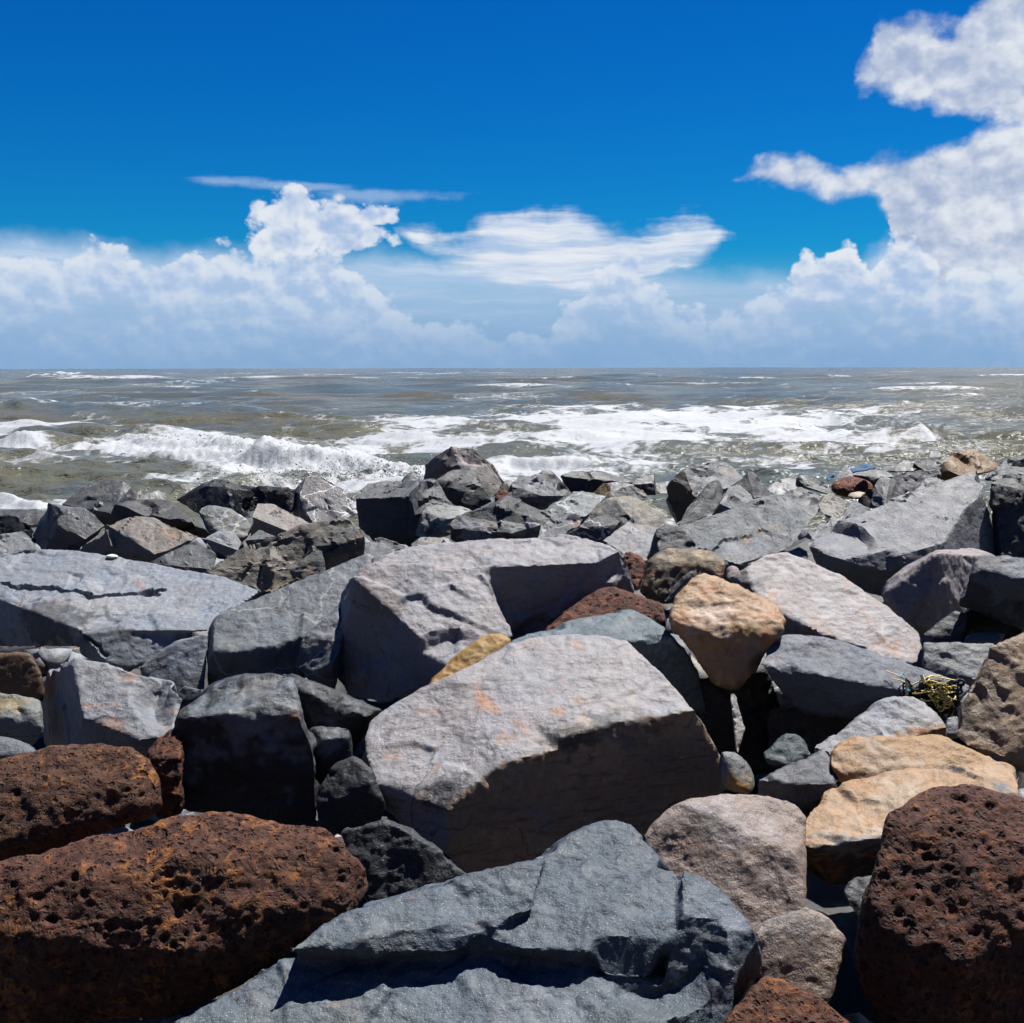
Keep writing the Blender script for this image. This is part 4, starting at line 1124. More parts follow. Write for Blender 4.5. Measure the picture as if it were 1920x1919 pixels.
S('granite_boulder', 'boulder with an olive-brown left face and grey craggy top, right of the middle', (.185, .19, .20), 10.9, [
    ((.25, -.62, .74), '1290,902 1283,884 1302,875 1342,865 1366,864 1382,885 1394,896 1365,915 1304,932'), ((-.62, -.78, .1), '1283,884 1261,893 1249,915 1252,948 1265,984 1282,968 1304,932 1290,902')],
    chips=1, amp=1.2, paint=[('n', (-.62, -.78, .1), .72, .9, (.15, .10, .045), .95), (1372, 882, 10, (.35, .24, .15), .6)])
S('basalt_boulder', 'dark slanted wedge resting against the olive-faced boulder', (.10, .112, .122), 9.9, [
    ((.15, -.74, .65), '1300,980 1270,986 1292,950 1330,905 1347,900 1356,920 1352,942 1326,968')], streak=.5, chips=2, thick=.5, paint=[(1300, 965, 26, (.05, .055, .06), .7)])
S('granite_boulder', 'light grey triangular stone beside the dark slanted wedge', (.22, .225, .235), 9.8, [
    ((.15, -.62, .77), '1380,957 1350,945 1366,915 1386,910 1408,926 1418,947'), ((-.1, -.98, -.1), '1350,945 1380,957 1418,947 1400,975 1330,975')], chips=1, thick=.4)
S('basalt_boulder', 'dark pyramid-shaped stone at the surf, right of the middle', (.11, .118, .125), 11.2, [
    ((.42, -.62, .66), '1415,935 1400,884 1410,885 1432,909 1450,930 1440,938'), ((-.42, -.85, .3), '1400,884 1384,907 1400,940 1415,935')], chips=1, thick=.4)
S('flat_granite_rock', 'flat pale grey stone at the water right of the dark pyramid stone', (.20, .20, .205), 11.9, [((.0, -.55, .84), '1455,930 1435,915 1460,898 1486,896 1506,909 1490,925')], thick=.5, chips=2)
S('basalt_boulder', 'small two-toned stone left of the red boulder by the water', (.14, .145, .155), 11.6, [
    ((.15, -.62, .77), '1510,912 1500,891 1516,894 1548,905 1558,917 1556,928'), ((-.6, -.78, .1), '1500,891 1492,898 1492,912 1510,912')], thick=.4, chips=1)
S('flat_basalt_rock', 'large teal-grey slab with a rusty seam, right of the middle', (.16, .188, .21), 8.4, [
    ((-.02, -.60, .80), '1390,1060 1355,1047 1305,1032 1290,1005 1280,985 1340,965 1400,945 1450,928 1472,926 1492,945 1522,971 1506,992 1484,1002 1484,1022 1470,1036 1430,1043')],
    rust=.12, streak=.3, chips=1, amp=.8, thick=.6, paint=[(1400, 1003, 12, (.26, .16, .09), .7), (1425, 985, 12, (.26, .16, .09), .7), (1450, 975, 12, (.26, .17, .10), .6), (1390, 1025, 46, (.25, .255, .275), .7), (1445, 1005, 10, 'dark', .8)])
S('granite_boulder', 'grey craggy stone behind the teal-grey slab', (.19, .19, .195), 9.9, [((.1, -.62, .77), '1495,950 1468,925 1502,914 1538,931 1545,948 1526,970')], chips=3, thick=.4, amp=1.5)
S('sandstone_boulder', 'pale tan layered stone left of the grey tilted slab', (.31, .28, .235), 9.6, [((.05, -.66, .75), '1545,965 1532,945 1540,930 1562,927 1586,940 1582,965 1560,975')], chips=2, streak=.5, thick=.35)
S('granite_boulder', 'light blue-grey stone at the left tip of the grey tilted slab', (.25, .265, .29), 9.0, [((.0, -.70, .71), '1590,985 1580,968 1600,937 1616,950 1632,956 1640,970 1615,985')], chips=2, thick=.35)
S('flat_granite_rock', 'light grey slab sunk in the dark gap right of the teal-grey slab', (.20, .21, .23), 8.7, [((.05, -.62, .78), '1530,1035 1515,1022 1535,985 1560,970 1590,975 1560,1010')], chips=2, thick=.3)
rock('vesicular_boulder', 'bright rusty-red rounded boulder by the water at right', (.27, .085, .045), 11.0, [
    ((.05, -.62, .78), '1590,915 1554,912 1566,900 1590,891 1612,895 1640,908 1620,915'), ((0, -.9, .3), '1554,912 1590,915 1620,915 1640,908 1642,922 1620,928 1585,934 1560,928')], kind='ves', rust=.1, group=SCO, thick=.4)
S('sandstone_boulder', 'small cream stone in front of the rusty-red boulder', 'cream', 10.4, [((0, -.6, .8), '1600,937 1584,930 1600,921 1626,922 1622,936')], kind='round', thick=.25)
S('sandstone_boulder', 'small dark brown stone right of the cream one', (.09, .07, .045), 10.1, [((-.2, -.85, .4), '1612,950 1608,938 1625,922 1643,919 1645,955')], thick=.25)
S('granite_boulder', 'upright grey tooth-shaped stone behind the grey tilted slab', (.20, .20, .205), 9.9, [
    ((-.1, -.78, .62), '1650,950 1630,952 1640,910 1651,893 1668,896 1672,925 1660,945'), ((.55, -.68, .48), '1672,925 1668,896 1682,910 1706,921 1692,940 1660,952')], chips=2, thick=.4)
S('basalt_boulder', 'dark stone with a pale upper face left of the tooth-shaped stone', (.20, .205, .21), 11.3, [
    ((0, -.5, .86), '1620,893 1598,890 1612,880 1662,883 1674,894 1645,897'), ((0, -.97, 0), '1598,890 1620,893 1645,897 1674,894 1650,915 1610,912')], thick=.4, chips=1)
S('flat_granite_rock', 'long dark grey stone below the golden-brown shore boulder', (.125, .13, .14), 10.7, [
    ((.0, -.80, .6), '1700,915 1672,897 1692,886 1762,880 1765,898 1730,910 1708,925')], thick=.5, chips=1, streak=.5)
S('granite_boulder', 'pointed light grey stone at the water, far right', (.21, .215, .22), 12.0, [((.1, -.66, .74), '1690,885 1665,885 1694,863 1708,866 1734,883')], thick=.4, chips=1)
S('basalt_boulder', 'dark low stone left of the pointed light grey one', (.07, .072, .08), 12.3, [((-.1, -.7, .7), '1660,885 1648,881 1670,869 1695,862 1690,885')], thick=.4)
S('basalt_boulder', 'black bumpy stone left of the golden-brown shore boulder', (.045, .05, .055), 12.0, [((0, -.75, .65), '1735,885 1713,868 1730,860 1762,858 1768,882')], thick=.4, amp=1.8)
S('sandstone_boulder', 'golden-brown boulder on the shoreline at right', (.30, .155, .03), 10.9, [
    ((.12, -.66, .74), '1800,893 1775,880 1790,851 1811,841 1832,846 1866,868 1878,879 1850,885'), ((-.5, -.82, .2), '1790,851 1770,870 1756,895 1775,905 1800,893 1775,880')], rust=.3, chips=2, grain=.6, amp=1.3)
S('granite_boulder', 'pale craggy stone on the back edge of the grey tilted slab', (.27, .275, .28), 9.3, [((.0, -.66, .75), '1725,935 1702,938 1735,898 1757,896 1768,904 1760,920')], chips=2, thick=.3, grain=.5)
S('granite_boulder', 'pale pointed stone beside the blue plastic scrap', (.33, .345, .36), 11.8, [((0, -.75, .66), '1572,900 1568,895 1584,872 1600,885 1598,900')], thick=.25, chips=2)
S('basalt_boulder', 'blue-grey boulder at the right edge by the water', (.125, .145, .16), 9.2, [
    ((-.05, -.60, .80), '1870,900 1846,898 1880,864 1902,857 1960,852 1960,915 1900,908')], chips=1, thick=.7, grain=.5)
S('basalt_boulder', 'tall rough black block at the right edge', (.048, .052, .06), 8.3, [
    ((0, -.5, .86), '1880,900 1858,906 1880,893 1905,900 1970,905 1970,925 1905,915'), ((.05, -.95, .3), '1880,900 1905,915 1970,925 1970,1060 1880,1060 1885,980'), ((-.85, -.52, .0), '1880,900 1858,906 1860,980 1866,1060 1880,1060 1885,980')],
    amp=1.8, grain=.8, chips=2, thick=.7)


# ------------------------------------------------------------------ sea
def water_xy(px, py, z=0.0):
    r = ray(px, py)
    t = (z - CAMZ) / r[..., 2]
    return (CAM + r * t[..., None])[..., :2]


def crest(X, Y, pts, h, wf, wb, seed):
    """A breaking wave: crest line through the points (x, y), steep towards the shore, long at the back."""
    pts = np.array(sorted(pts.tolist()))
    yc = np.interp(X, pts[:, 0], pts[:, 1]) + 0.9 * perlin(np.stack([X * .16 + seed, 0 * X + seed, 0 * X], -1)) + 0.35 * perlin(np.stack([X * .6 + seed, 0 * X, 0 * X + seed], -1))
    ext = np.clip((X - pts[0, 0]) / 3.0 + .5, 0, 1) * np.clip((pts[-1, 0] - X) / 3.0 + .5, 0, 1)
    hh = h * (0.8 + 0.45 * perlin(np.stack([X * .35 + seed * 3, 0 * X, 0 * X + 5], -1))) * ext
    dy = Y - yc
    prof = np.where(dy < 0, np.exp(-(dy / wf) ** 2), np.exp(-(dy / wb) ** 2))
    return hh * prof, dy, ext


def build_sea():
    s1 = np.linspace(0.26, 0.135, 30, endpoint=False)
    s2 = np.concatenate([np.linspace(0.135, 0.0150, 370, endpoint=False), np.linspace(.0150, .0006, 130)])
    D = CAMZ / np.concatenate([s1, s2])
    D = np.concatenate([D, [7000.0, 12000.0, 30000.0]])
    u = np.concatenate([np.linspace(-3, -.60, 40, endpoint=False), np.linspace(-.60, .60, 560), np.linspace(.62, 3, 40)])
    Yg, U = np.meshgrid(D, u, indexing='ij')
    X = (U * Yg).ravel()
    Y = Yg.ravel().copy()
    dD = np.gradient(D)
    res = np.repeat(np.maximum(dD, D * 0.0019), len(u))
    rs = np.random.RandomState(3)
    Z = np.zeros_like(X)
    for i in range(48):
        lam = 30.0 * (0.90 ** i) * rs.uniform(.85, 1.15) if i < 40 else rs.uniform(.45, 1.1)
        th = rs.normal(0.22, 0.45)
        k = 2 * math.pi / lam
        a = 0.0235 * lam ** 0.55 * min(1.0, .35 + lam / 3.2)
        ph = k * (X * math.sin(th) + Y * math.cos(th)) + rs.uniform(0, 6.28) + 1.2 * perlin(np.stack([X, Y, 0 * X + i * 3], -1) * (.35 / lam))
        fade = np.clip((lam / res - 2.2) / 2.5, 0, 1)
        sn = np.sin(ph)
        Z += a * fade * (sn + 0.30 * (sn * sn - .5))
    for i in range(14):
        lam = rs.uniform(38, 150)
        th = rs.normal(0.15, 0.5)
        k = 2 * math.pi / lam
        ph = k * (X * math.sin(th) + Y * math.cos(th)) + rs.uniform(0, 6.28) + 1.5 * perlin(np.stack([X, Y, 0 * X + i * 7], -1) * (.5 / lam))
        sn = np.sin(ph)
        Z += 0.13 * np.clip((lam / res - 2.2) / 2.5, 0, 1) * np.clip((Y - 70) / 120, 0, 1) * (sn + .45 * (sn * sn - .5))
    # patchiness of the chop
    pat = perlin(np.stack([X * .03, Y * .03, 0 * X], -1))
    Z *= (0.85 + 0.5 * pat) * np.clip(1500.0 / Y, 0.0, 1)
    Z *= np.clip((Y - 13) / 9, 0, 1)
    Z0 = Z.copy()
    foam = np.zeros_like(X)
    froth = np.zeros_like(X)

    def W(s):
        q = poly(s)
        return water_xy(np.array([p[0] for p in q]), np.array([p[1] for p in q]))
    # (crest pixels, raised height) -> crest at the height that projects there
    def line(s, z):
        q = poly(s)
        return water_xy(np.array([p[0] for p in q]), np.array([p[1] for p in q]), z)
    brk = [
        (line('150,806 220,800 300,806 380,812 470,822 560,838', .65), .65, 1.5, 2.6, 3.0, 1.0),
        (line('430,846 520,832 640,836 760,846 840,852', .55), .5, 1.4, 2.2, 11.0, .95),
        (line('240,912 330,893 430,880 520,872 620,872 720,864 800,872', .62), .58, .7, 1.5, 21.0, .40),
        (line('1440,785 1500,778 1580,775 1650,780 1720,800', .6), .22, 2.6, 3.5, 31.0, .45),
        (line('1180,772 1300,768 1440,772', .5), .5, 1.0, 3.0, 35.0, .8),
        (line('-120,812 0,802 90,806', .6), .6, .9, 2.5, 41.0, .9),
        (line('870,855 960,845 1080,850 1200,862', .35), .35, .7, 2.0, 47.0, .25),
        (line('1540,760 1700,757 1900,764 2000,770', .7), .4, 1.8, 3.5, 51.0, .05),
        (line('-60,760 20,757 60,760', .6), .5, 1.0, 3.0, 57.0, .05),
        (line('60,703 100,697 150,699', 1.0), 1.0, 2.5, 6.0, 65.0, .9),
        (line('20,905 120,900 240,892', .35), .3, .6, 2.0, 71.0, .15),
        (line('0,930 120,925 260,915', .3), .28, .5, 1.6, 75.0, .25),
    ]
    for pts, h, wf, wb, sd, fr in brk:
        dz, dy, ext = crest(X, Y, pts, h, wf, wb, sd)
        Z += dz
        n = perlin(np.stack([X * .5, Y * .5, 0 * X + sd], -1))
        f = ext * np.exp(-((dy + wf * .6) / (wf * 2.0)) ** 2) * fr * (1 + .5 * n)
        froth = np.maximum(froth, np.clip(f * 1.5, 0, 1) * (h > .3))
        foam = np.maximum(foam, f * 1.25)
        foam = np.maximum(foam, .55 * fr * ext * np.exp(-(np.maximum(dy, 0) / (wb * 1.6)) ** 2) * np.exp(-(np.minimum(dy, 0) / (wf * 3)) ** 2))
    # drifting foam fields, given as ellipses on the water
    q = np.stack([X * .10, Y * .05, 0 * X + 3], -1)
    wob = fbm(q, 4, .55)
    pxv, pyv, _ = project(np.stack([X, Y, 0 * X], -1))
    fields = [(1250, 800, 560, 34, .95), (700, 830, 420, 22, .8), (500, 870, 300, 26, .7), (1180, 825, 420, 38, 1.0), (1450, 815, 330, 42, 1.0), (1560, 830, 260, 30, .95), (800, 812, 260, 15, .85), (900, 835, 220, 22, .9),
              (1380, 778, 240, 14, .75), (640, 855, 200, 20, .8), (330, 835, 170, 26, .75), (860, 890, 150, 24, .85), (350, 900, 110, 16, .6),
              (60, 805, 130, 16, .8), (140, 835, 160, 26, .42), (100, 870, 220, 22, .40), (60, 950, 130, 16, .9), (1750, 780, 170, 16, .45),
              (1000, 790, 500, 10, .5), (620, 795, 300, 10, .42), (420, 765, 300, 10, .40), (1000, 765, 300, 8, .34), (330, 718, 120, 5, .40),
              (1060, 880, 260, 22, .75), (1300, 868, 320, 16, .75), (1700, 850, 220, 14, .4), (200, 760, 260, 12, .36), (960, 745, 140, 8, .36), (60, 740, 140, 8, .34)]
    for (cx, cy, rx, ry, st) in fields:
        c = water_xy(np.array(cx), np.array(cy))
        a = water_xy(np.array(cx), np.array(cy - ry))
        b = water_xy(np.array(cx), np.array(cy + ry))
        e = water_xy(np.array(cx + rx), np.array(cy))
        ryw = max((a[1] - b[1]) / 2, .5)
        ymid = (a[1] + b[1]) / 2
        g = 1 - np.sqrt(((X - c[0]) / (e[0] - c[0])) ** 2 + ((Y - ymid) / ryw) ** 2)
        foam = np.maximum(foam, st * np.clip(.15 + 1.25 * g + .55 * wob, 0, 1) * (g > -.6))
    sd = np.clip((Z0 - .30) * 2.2, 0, 1) * np.clip((perlin(np.stack([X * .06, Y * .03, 0 * X + 2], -1)) + .15) * 2.5, 0, 1)
    foam = np.maximum(foam, .75 * sd)
    # scattered whitecaps and lacing on the open water
    n1 = fbm(np.stack([X * .22, Y * .12, 0 * X + 8], -1), 3)
    foam = np.maximum(foam, np.clip((n1 - .42) * 1.1, 0, .45) * np.clip(260 / Y, 0, 1))
    # broken water is rough
    rough = fbm(np.stack([X * 4.2, Y * 4.2, 0 * X], -1), 3, .7)
    rid = fbm(np.stack([X * 1.1, Y * 1.1, 0 * X + 4], -1), 3, .6, True)
    ok = np.clip(38 / Y, 0, 1) ** 2
    Z += froth * ok * (0.06 * rough + 0.03 * (rid - .6)) + np.clip(foam, 0, 1) * ok * 0.03 * rough
    nr, nc = len(D), len(u)
    idx = np.arange(nr * nc).reshape(nr, nc)
    Q = np.stack([idx[:-1, :-1], idx[:-1, 1:], idx[1:, 1:], idx[1:, :-1]], -1).reshape(-1, 4)
    fo = np.clip(foam, 0, 1)
    me = quad_mesh('sea', np.stack([X, Y, Z], -1), Q, {'foam': np.stack([fo, froth, 0 * fo], -1)})
    m = bpy.data.materials.new('silty_sea_water')
    m.use_nodes = True
    T = NT(m.node_tree)
    at = T.node('ShaderNodeVertexColor', layer_name='foam', out=0)
    sp = T.node('ShaderNodeSeparateColor', {0: at}, out=None)
    fo, fr = sp.outputs[0], sp.outputs[1]
    P = T.node('ShaderNodeNewGeometry', out='Position')
    # lacy foam
    wv = T.v('SCALE', T.noise(P, 0.9, 4, .6, color=True))
    wv.node.inputs[3].default_value = 1.6
    pw = T.v('ADD', T.v('MULTIPLY', P, (.75, .75, .3)), wv)
    vo = T.n.new('ShaderNodeTexVoronoi')
    vo.feature = 'DISTANCE_TO_EDGE'
    T.put(vo.inputs['Vector'], pw)
    vo.inputs['Scale'].default_value = 1.15
    vo2 = T.n.new('ShaderNodeTexVoronoi')
    vo2.feature = 'DISTANCE_TO_EDGE'
    T.put(vo2.inputs['Vector'], pw)
    vo2.inputs['Scale'].default_value = .36
    n2 = T.noise(P, 2.4, 6, .72, .5)
    n3 = T.noise(P, .45, 4, .6)
    pat = T.m('ADD', T.m('ADD', T.m('MULTIPLY', T.ss(vo.outputs[0], .26, 0.0), .20), T.m('MULTIPLY', T.ss(vo2.outputs[0], .34, 0.0), .26)), T.m('ADD', T.m('MULTIPLY', n2, .62), T.m('MULTIPLY', n3, .34)))
    thr = T.m('SUBTRACT', 1.04, T.m('MULTIPLY', fo, .68))
    white = T.ss(T.m('SUBTRACT', pat, thr), -.04, .26)
    white = T.m('MAXIMUM', white, T.ss(T.m('ADD', fr, T.m('MULTIPLY', T.m('SUBTRACT', n2, .5), 1.3)), .45, .8))
    # water colour: silt, greener where thin
    silt = T.mix(T.ss(n3, .30, .70), rgb(.070, .068, .050), rgb(.074, .069, .044))
    silt = T.mix(T.ss(T.noise(T.v('MULTIPLY', P, (.02, .05, .0)), 1.0, 3, .5), .4, .65), silt, rgb(.052, .062, .058))
    silt = T.mix(T.m('MULTIPLY', fo, .35), silt, rgb(0.1256, 0.1256, 0.1067))
    stk = T.noise(T.v('MULTIPLY', P, (.012, .05, 0)), 1.0, 6, .68)
    stk2 = T.noise(T.v('MULTIPLY', P, (.35, .9, 0)), 1.0, 5, .7)
    sv = T.v('SCALE', silt)
    T.l.new(T.m('ADD', .30, T.m('ADD', T.m('MULTIPLY', stk, .85), T.m('MULTIPLY', stk2, .42))), sv.node.inputs[3])
    silt = sv
    # small ripples, wider with distance
    b1 = T.noise(T.v('MULTIPLY', P, (1.0, 1.0, .4)), 1.8, 6, .62, .3)
    b2 = T.noise(P, 9.0, 4, .6)
    b3 = T.noise(T.v('MULTIPLY', P, (.16, .30, 0)), 1.0, 6, .65)
    b4 = T.noise(T.v('MULTIPLY', P, (.03, .055, 0)), 1.0, 5, .6)
    h = T.m('ADD', T.m('MULTIPLY', b1, .085), T.m('ADD', T.m('MULTIPLY', b2, .010), T.m('ADD', T.m('MULTIPLY', b3, .95), T.m('MULTIPLY', b4, 3.5))))
    bump = T.node('ShaderNodeBump', {'Strength': 1.0, 'Distance': 1.0, 'Height': h})
    wb = T.node('ShaderNodeBsdfPrincipled', {'Base Color': silt, 'Roughness': .16, 'IOR': 1.33, 'Normal': bump}, out=None)
    wb.inputs['Specular IOR Level'].default_value = .14
    hf = T.m('ADD', T.m('MULTIPLY', n2, .10), T.m('MULTIPLY', T.noise(P, 11.0, 4, .7), .04))
    bf = T.node('ShaderNodeBump', {'Strength': .45, 'Distance': 1.0, 'Height': hf})
    fb = T.node('ShaderNodeBsdfPrincipled', {'Base Color': T.mix(n2, rgb(0.129, 0.1376, 0.1479), rgb(0.2838, 0.2924, 0.301)), 'Roughness': .7, 'Normal': bf}, out=None)
    ms = T.node('ShaderNodeMixShader', {0: white, 1: wb.outputs[0], 2: fb.outputs[0]})
    T.node('ShaderNodeOutputMaterial', {0: ms}, out=None)
    me.materials.append(m)
    o = bpy.data.objects.new('sea', me)
    o['kind'] = 'structure'
    COL.objects.link(o)
    # spray thrown up along the nearest breakers
    rs = np.random.RandomState(12)
    Vs, Qs = [], []
    tet = np.array([[1, 1, 1], [1, -1, -1], [-1, 1, -1], [-1, -1, 1]], float)
    tf = np.array([[0, 1, 2], [0, 3, 1], [0, 2, 3], [1, 3, 2]])
    n = 0
    for bi, cnt, up in ((0, 900, .6), (1, 300, .4), (2, 1300, .65), (3, 300, .5)):
        pts = np.array(sorted(brk[bi][0].tolist()))
        xs = rs.uniform(pts[0, 0], pts[-1, 0], cnt)
        if bi == 2:
            xs = np.where(rs.rand(cnt) < .6, rs.uniform(water_xy(np.array(620), np.array(880))[0], pts[-1, 0], cnt), xs)
        cl = perlin(np.stack([xs * 1.3, xs * 0, xs * 0 + bi], -1))
        ys = np.interp(xs, pts[:, 0], pts[:, 1]) + rs.normal(-.5, .7, cnt)
        zz = brk[bi][1] * .7 + np.abs(rs.normal(0, up * .5, cnt)) * np.clip(.5 + 1.4 * cl, .1, 1.6) - np.abs(rs.normal(0, .12, cnt))
        rr = rs.gamma(2.0, .003, cnt) + .004
        for x, y, z, r in zip(xs, ys, zz, rr):
            Vs.append(tet * r * rs.uniform(.6, 1.3, (4, 1)) + np.array([x, y, max(z, .05)]))
            Qs.append(tf + n)
            n += 4
    me = quad_mesh('sea_spray', np.concatenate(Vs), np.concatenate(Qs))
    ms = bpy.data.materials.new('spray_droplets')
    ms.use_nodes = True
    T = NT(ms.node_tree)
    df = T.node('ShaderNodeBsdfDiffuse', {0: rgb(0.2924, 0.301, 0.3096)})
    tr = T.node('ShaderNodeBsdfTranslucent', {0: rgb(0.2924, 0.301, 0.3096)})
    T.node('ShaderNodeOutputMaterial', {0: T.node('ShaderNodeMixShader', {0: .5, 1: df, 2: tr})}, out=None)
    me.materials.append(ms)
    o = bpy.data.objects.new('sea_spray', me)
    o['kind'] = 'stuff'
    o['label'] = 'white droplets of spray above the breaking waves'
    o['category'] = 'spray'
    COL.objects.link(o)


build_sea()


# ------------------------------------------------------------------ rubble core under the stones
def build_ground():
    xs = np.linspace(-16, 16, 220)
    ys = np.concatenate([np.linspace(-14, 8, 160), np.linspace(8.1, 22, 110)])
    X, Y = np.meshgrid(xs, ys)
    X, Y = X.ravel(), Y.ravel()
    base = np.interp(Y, [-14, -9, -1.5, 2, 5, 8, 11, 13.5, 17, 22], [6.5, 6.0, 1.3, .85, .75, .95, 1.05, .75, -.9, -2.0])  # unseen bank behind the camera, added to keep sky light off the front faces
    P = np.stack([X, Y, 0 * X], -1)
    Z = base + .16 * fbm(P * 1.4, 3, .5) + .10 * (fbm(P * 3.0, 3, .5, True) - .6)
    nr, nc = len(ys), len(xs)
    idx = np.arange(nr * nc).reshape(nr, nc)
    Q = np.stack([idx[:-1, :-1], idx[:-1, 1:], idx[1:, 1:], idx[1:, :-1]], -1).reshape(-1, 4)
    me = quad_mesh('ground', np.stack([X, Y, Z], -1), Q, {'tint': np.tile((.022, .021, .020), (len(X), 1))})
    me.materials.append(M_STONE)
    o = bpy.data.objects.new('ground', me)
    o['kind'] = 'structure'
    o['rust'], o['vein'], o['grain'], o['streak'] = .1, 0., .5, .2
    COL.objects.link(o)


build_ground()


def build_rubble():
    """Small broken stone filling the spaces between the big ones."""
    rs = np.random.RandomState(21)
    protos = []
    for k in range(10):
        t = bmesh.new()
        P = rs.normal(size=(11, 3)) * np.array([1, .8, .6])
        P /= (np.linalg.norm(P, axis=1, keepdims=True) ** .7)
        vs = [t.verts.new(q) for q in P]
        r = bmesh.ops.convex_hull(t, input=vs)
        junk = [g for g in set(r['geom_interior']) | set(r['geom_unused']) if isinstance(g, bmesh.types.BMVert)]
        if junk:
            bmesh.ops.delete(t, geom=junk, context='VERTS')
        bmesh.ops.subdivide_edges(t, edges=t.edges[:], cuts=1, use_grid_fill=True)
        bmesh.ops.triangulate(t, faces=t.faces[:])
        t.verts.ensure_lookup_table()
        V = np.array([v.co for v in t.verts])
        V = V + .07 * np.stack([perlin(V * 1.9 + 7 * k), perlin(V * 1.9 + 31 + k), perlin(V * 1.9 - 13 - k)], -1)
        protos.append((V, np.array([[v.index for v in f.verts] for f in t.faces])))
        t.free()
    Vs, Fs, Cs, n = [], [], [], 0
    for i in range(2160):
        y = rs.uniform(2.2, 8.0) if i < 700 else rs.uniform(7.2, 14.6)
        x = rs.uniform(-.62, .62) * (y + 1)
        sz = rs.uniform(.06, .17) * (.8 + .05 * y)
        z = np.interp(y, [2, 5, 8, 11, 13.5, 17], [.85, .75, .98, 1.08, .76, -.7]) + rs.uniform(-.14, .08)
        if i >= 1700:                       # the breakwater goes on to both sides with bigger stones
            y = rs.uniform(1.2, 13.5)
            x = (.52 * y + rs.uniform(.75, 5.0)) * rs.choice([-1, 1])
            sz = rs.uniform(.16, .5)
            z = np.interp(y, [2, 5, 8, 11, 13.5, 17], [.95, .9, 1.05, 1.1, .8, -.7]) + rs.uniform(-.1, .2)
        V, Fc = protos[rs.randint(10)]
        a = rs.uniform(0, 6.28)
        R = np.array([[math.cos(a), -math.sin(a), 0], [math.sin(a), math.cos(a), 0], [0, 0, 1]])
        Vs.append((V * sz) @ R.T + np.array([x, y, z]))
        Fs.append(Fc + n)
        n += len(V)
        Cs.append(np.tile(np.array((.062, .066, .074) if rs.rand() < .8 else (.11, .095, .08)) * rs.uniform(.4, 1.8), (len(V), 1)))
    me = quad_mesh('rubble', np.concatenate(Vs), np.concatenate(Fs), {'tint': np.concatenate(Cs)}, smooth_shade=False)
    me.materials.append(M_STONE)
    o = bpy.data.objects.new('rubble', me)
    o['kind'] = 'stuff'
    o['label'] = 'small broken stones filling the gaps between the boulders'
    o['category'] = 'rubble'
    o['rust'], o['vein'], o['grain'], o['streak'] = .2, .1, .5, .3
    COL.objects.link(o)


build_rubble()


# ------------------------------------------------------------------ small things lying on the stones
def plain_mat(name, c, rough=.6, var=.3, scale=60):
    c = [x * .75 for x in c]
    m = bpy.data.materials.new(name)
    m.use_nodes = True
    T = NT(m.node_tree)
    p = T.node('ShaderNodeTexCoord', out='Object')
    n = T.noise(p, scale, 4, .6)
    col = T.mix(n, rgb(*[x * (1 - var) for x in c]), rgb(*[min(1, x * (1 + var)) for x in c]))
    bump = T.node('ShaderNodeBump', {'Strength': .5, 'Distance': .003, 'Height': n})
    finish(T, col, rough, bump)
    return m


def strands(name, paths, rad, mat, parent, sides=5):
    V, Q = [], []
    n = 0
    for pth in paths:
        pth = np.asarray(pth)
        tan = np.gradient(pth, axis=0)
        tan /= np.linalg.norm(tan, axis=1, keepdims=True) + 1e-9
        ref = np.array([.3, .5, .81])
        a = np.cross(tan, ref)
        a /= np.linalg.norm(a, axis=1, keepdims=True) + 1e-9
        b = np.cross(tan, a)
        for i in range(len(pth)):
            for k in range(sides):
                t = 2 * math.pi * k / sides
                V.append(pth[i] + rad * (math.cos(t) * a[i] + math.sin(t) * b[i]))
        for i in range(len(pth) - 1):
            for k in range(sides):
                Q.append((n + i * sides + k, n + i * sides + (k + 1) % sides, n + (i + 1) * sides + (k + 1) % sides, n + (i + 1) * sides + k))
        n += len(pth) * sides
    me = quad_mesh(name, np.array(V), np.array(Q))
    me.materials.append(mat)
    o = bpy.data.objects.new(name, me)
    COL.objects.link(o)
    o.parent = parent
    return o


def surf(px, py, default):
    """Point on the built stones behind a pixel."""
    dg = bpy.context.evaluated_depsgraph_get()
    r = ray(px, py)
    hit, loc, nrm, _, ob, _ = SC.ray_cast(dg, Vector(CAM), Vector(r))
    return (np.array(loc), np.array(nrm)) if hit and ob.name != 'sea' else (CAM + r * default, np.array((0, -.5, .8)))


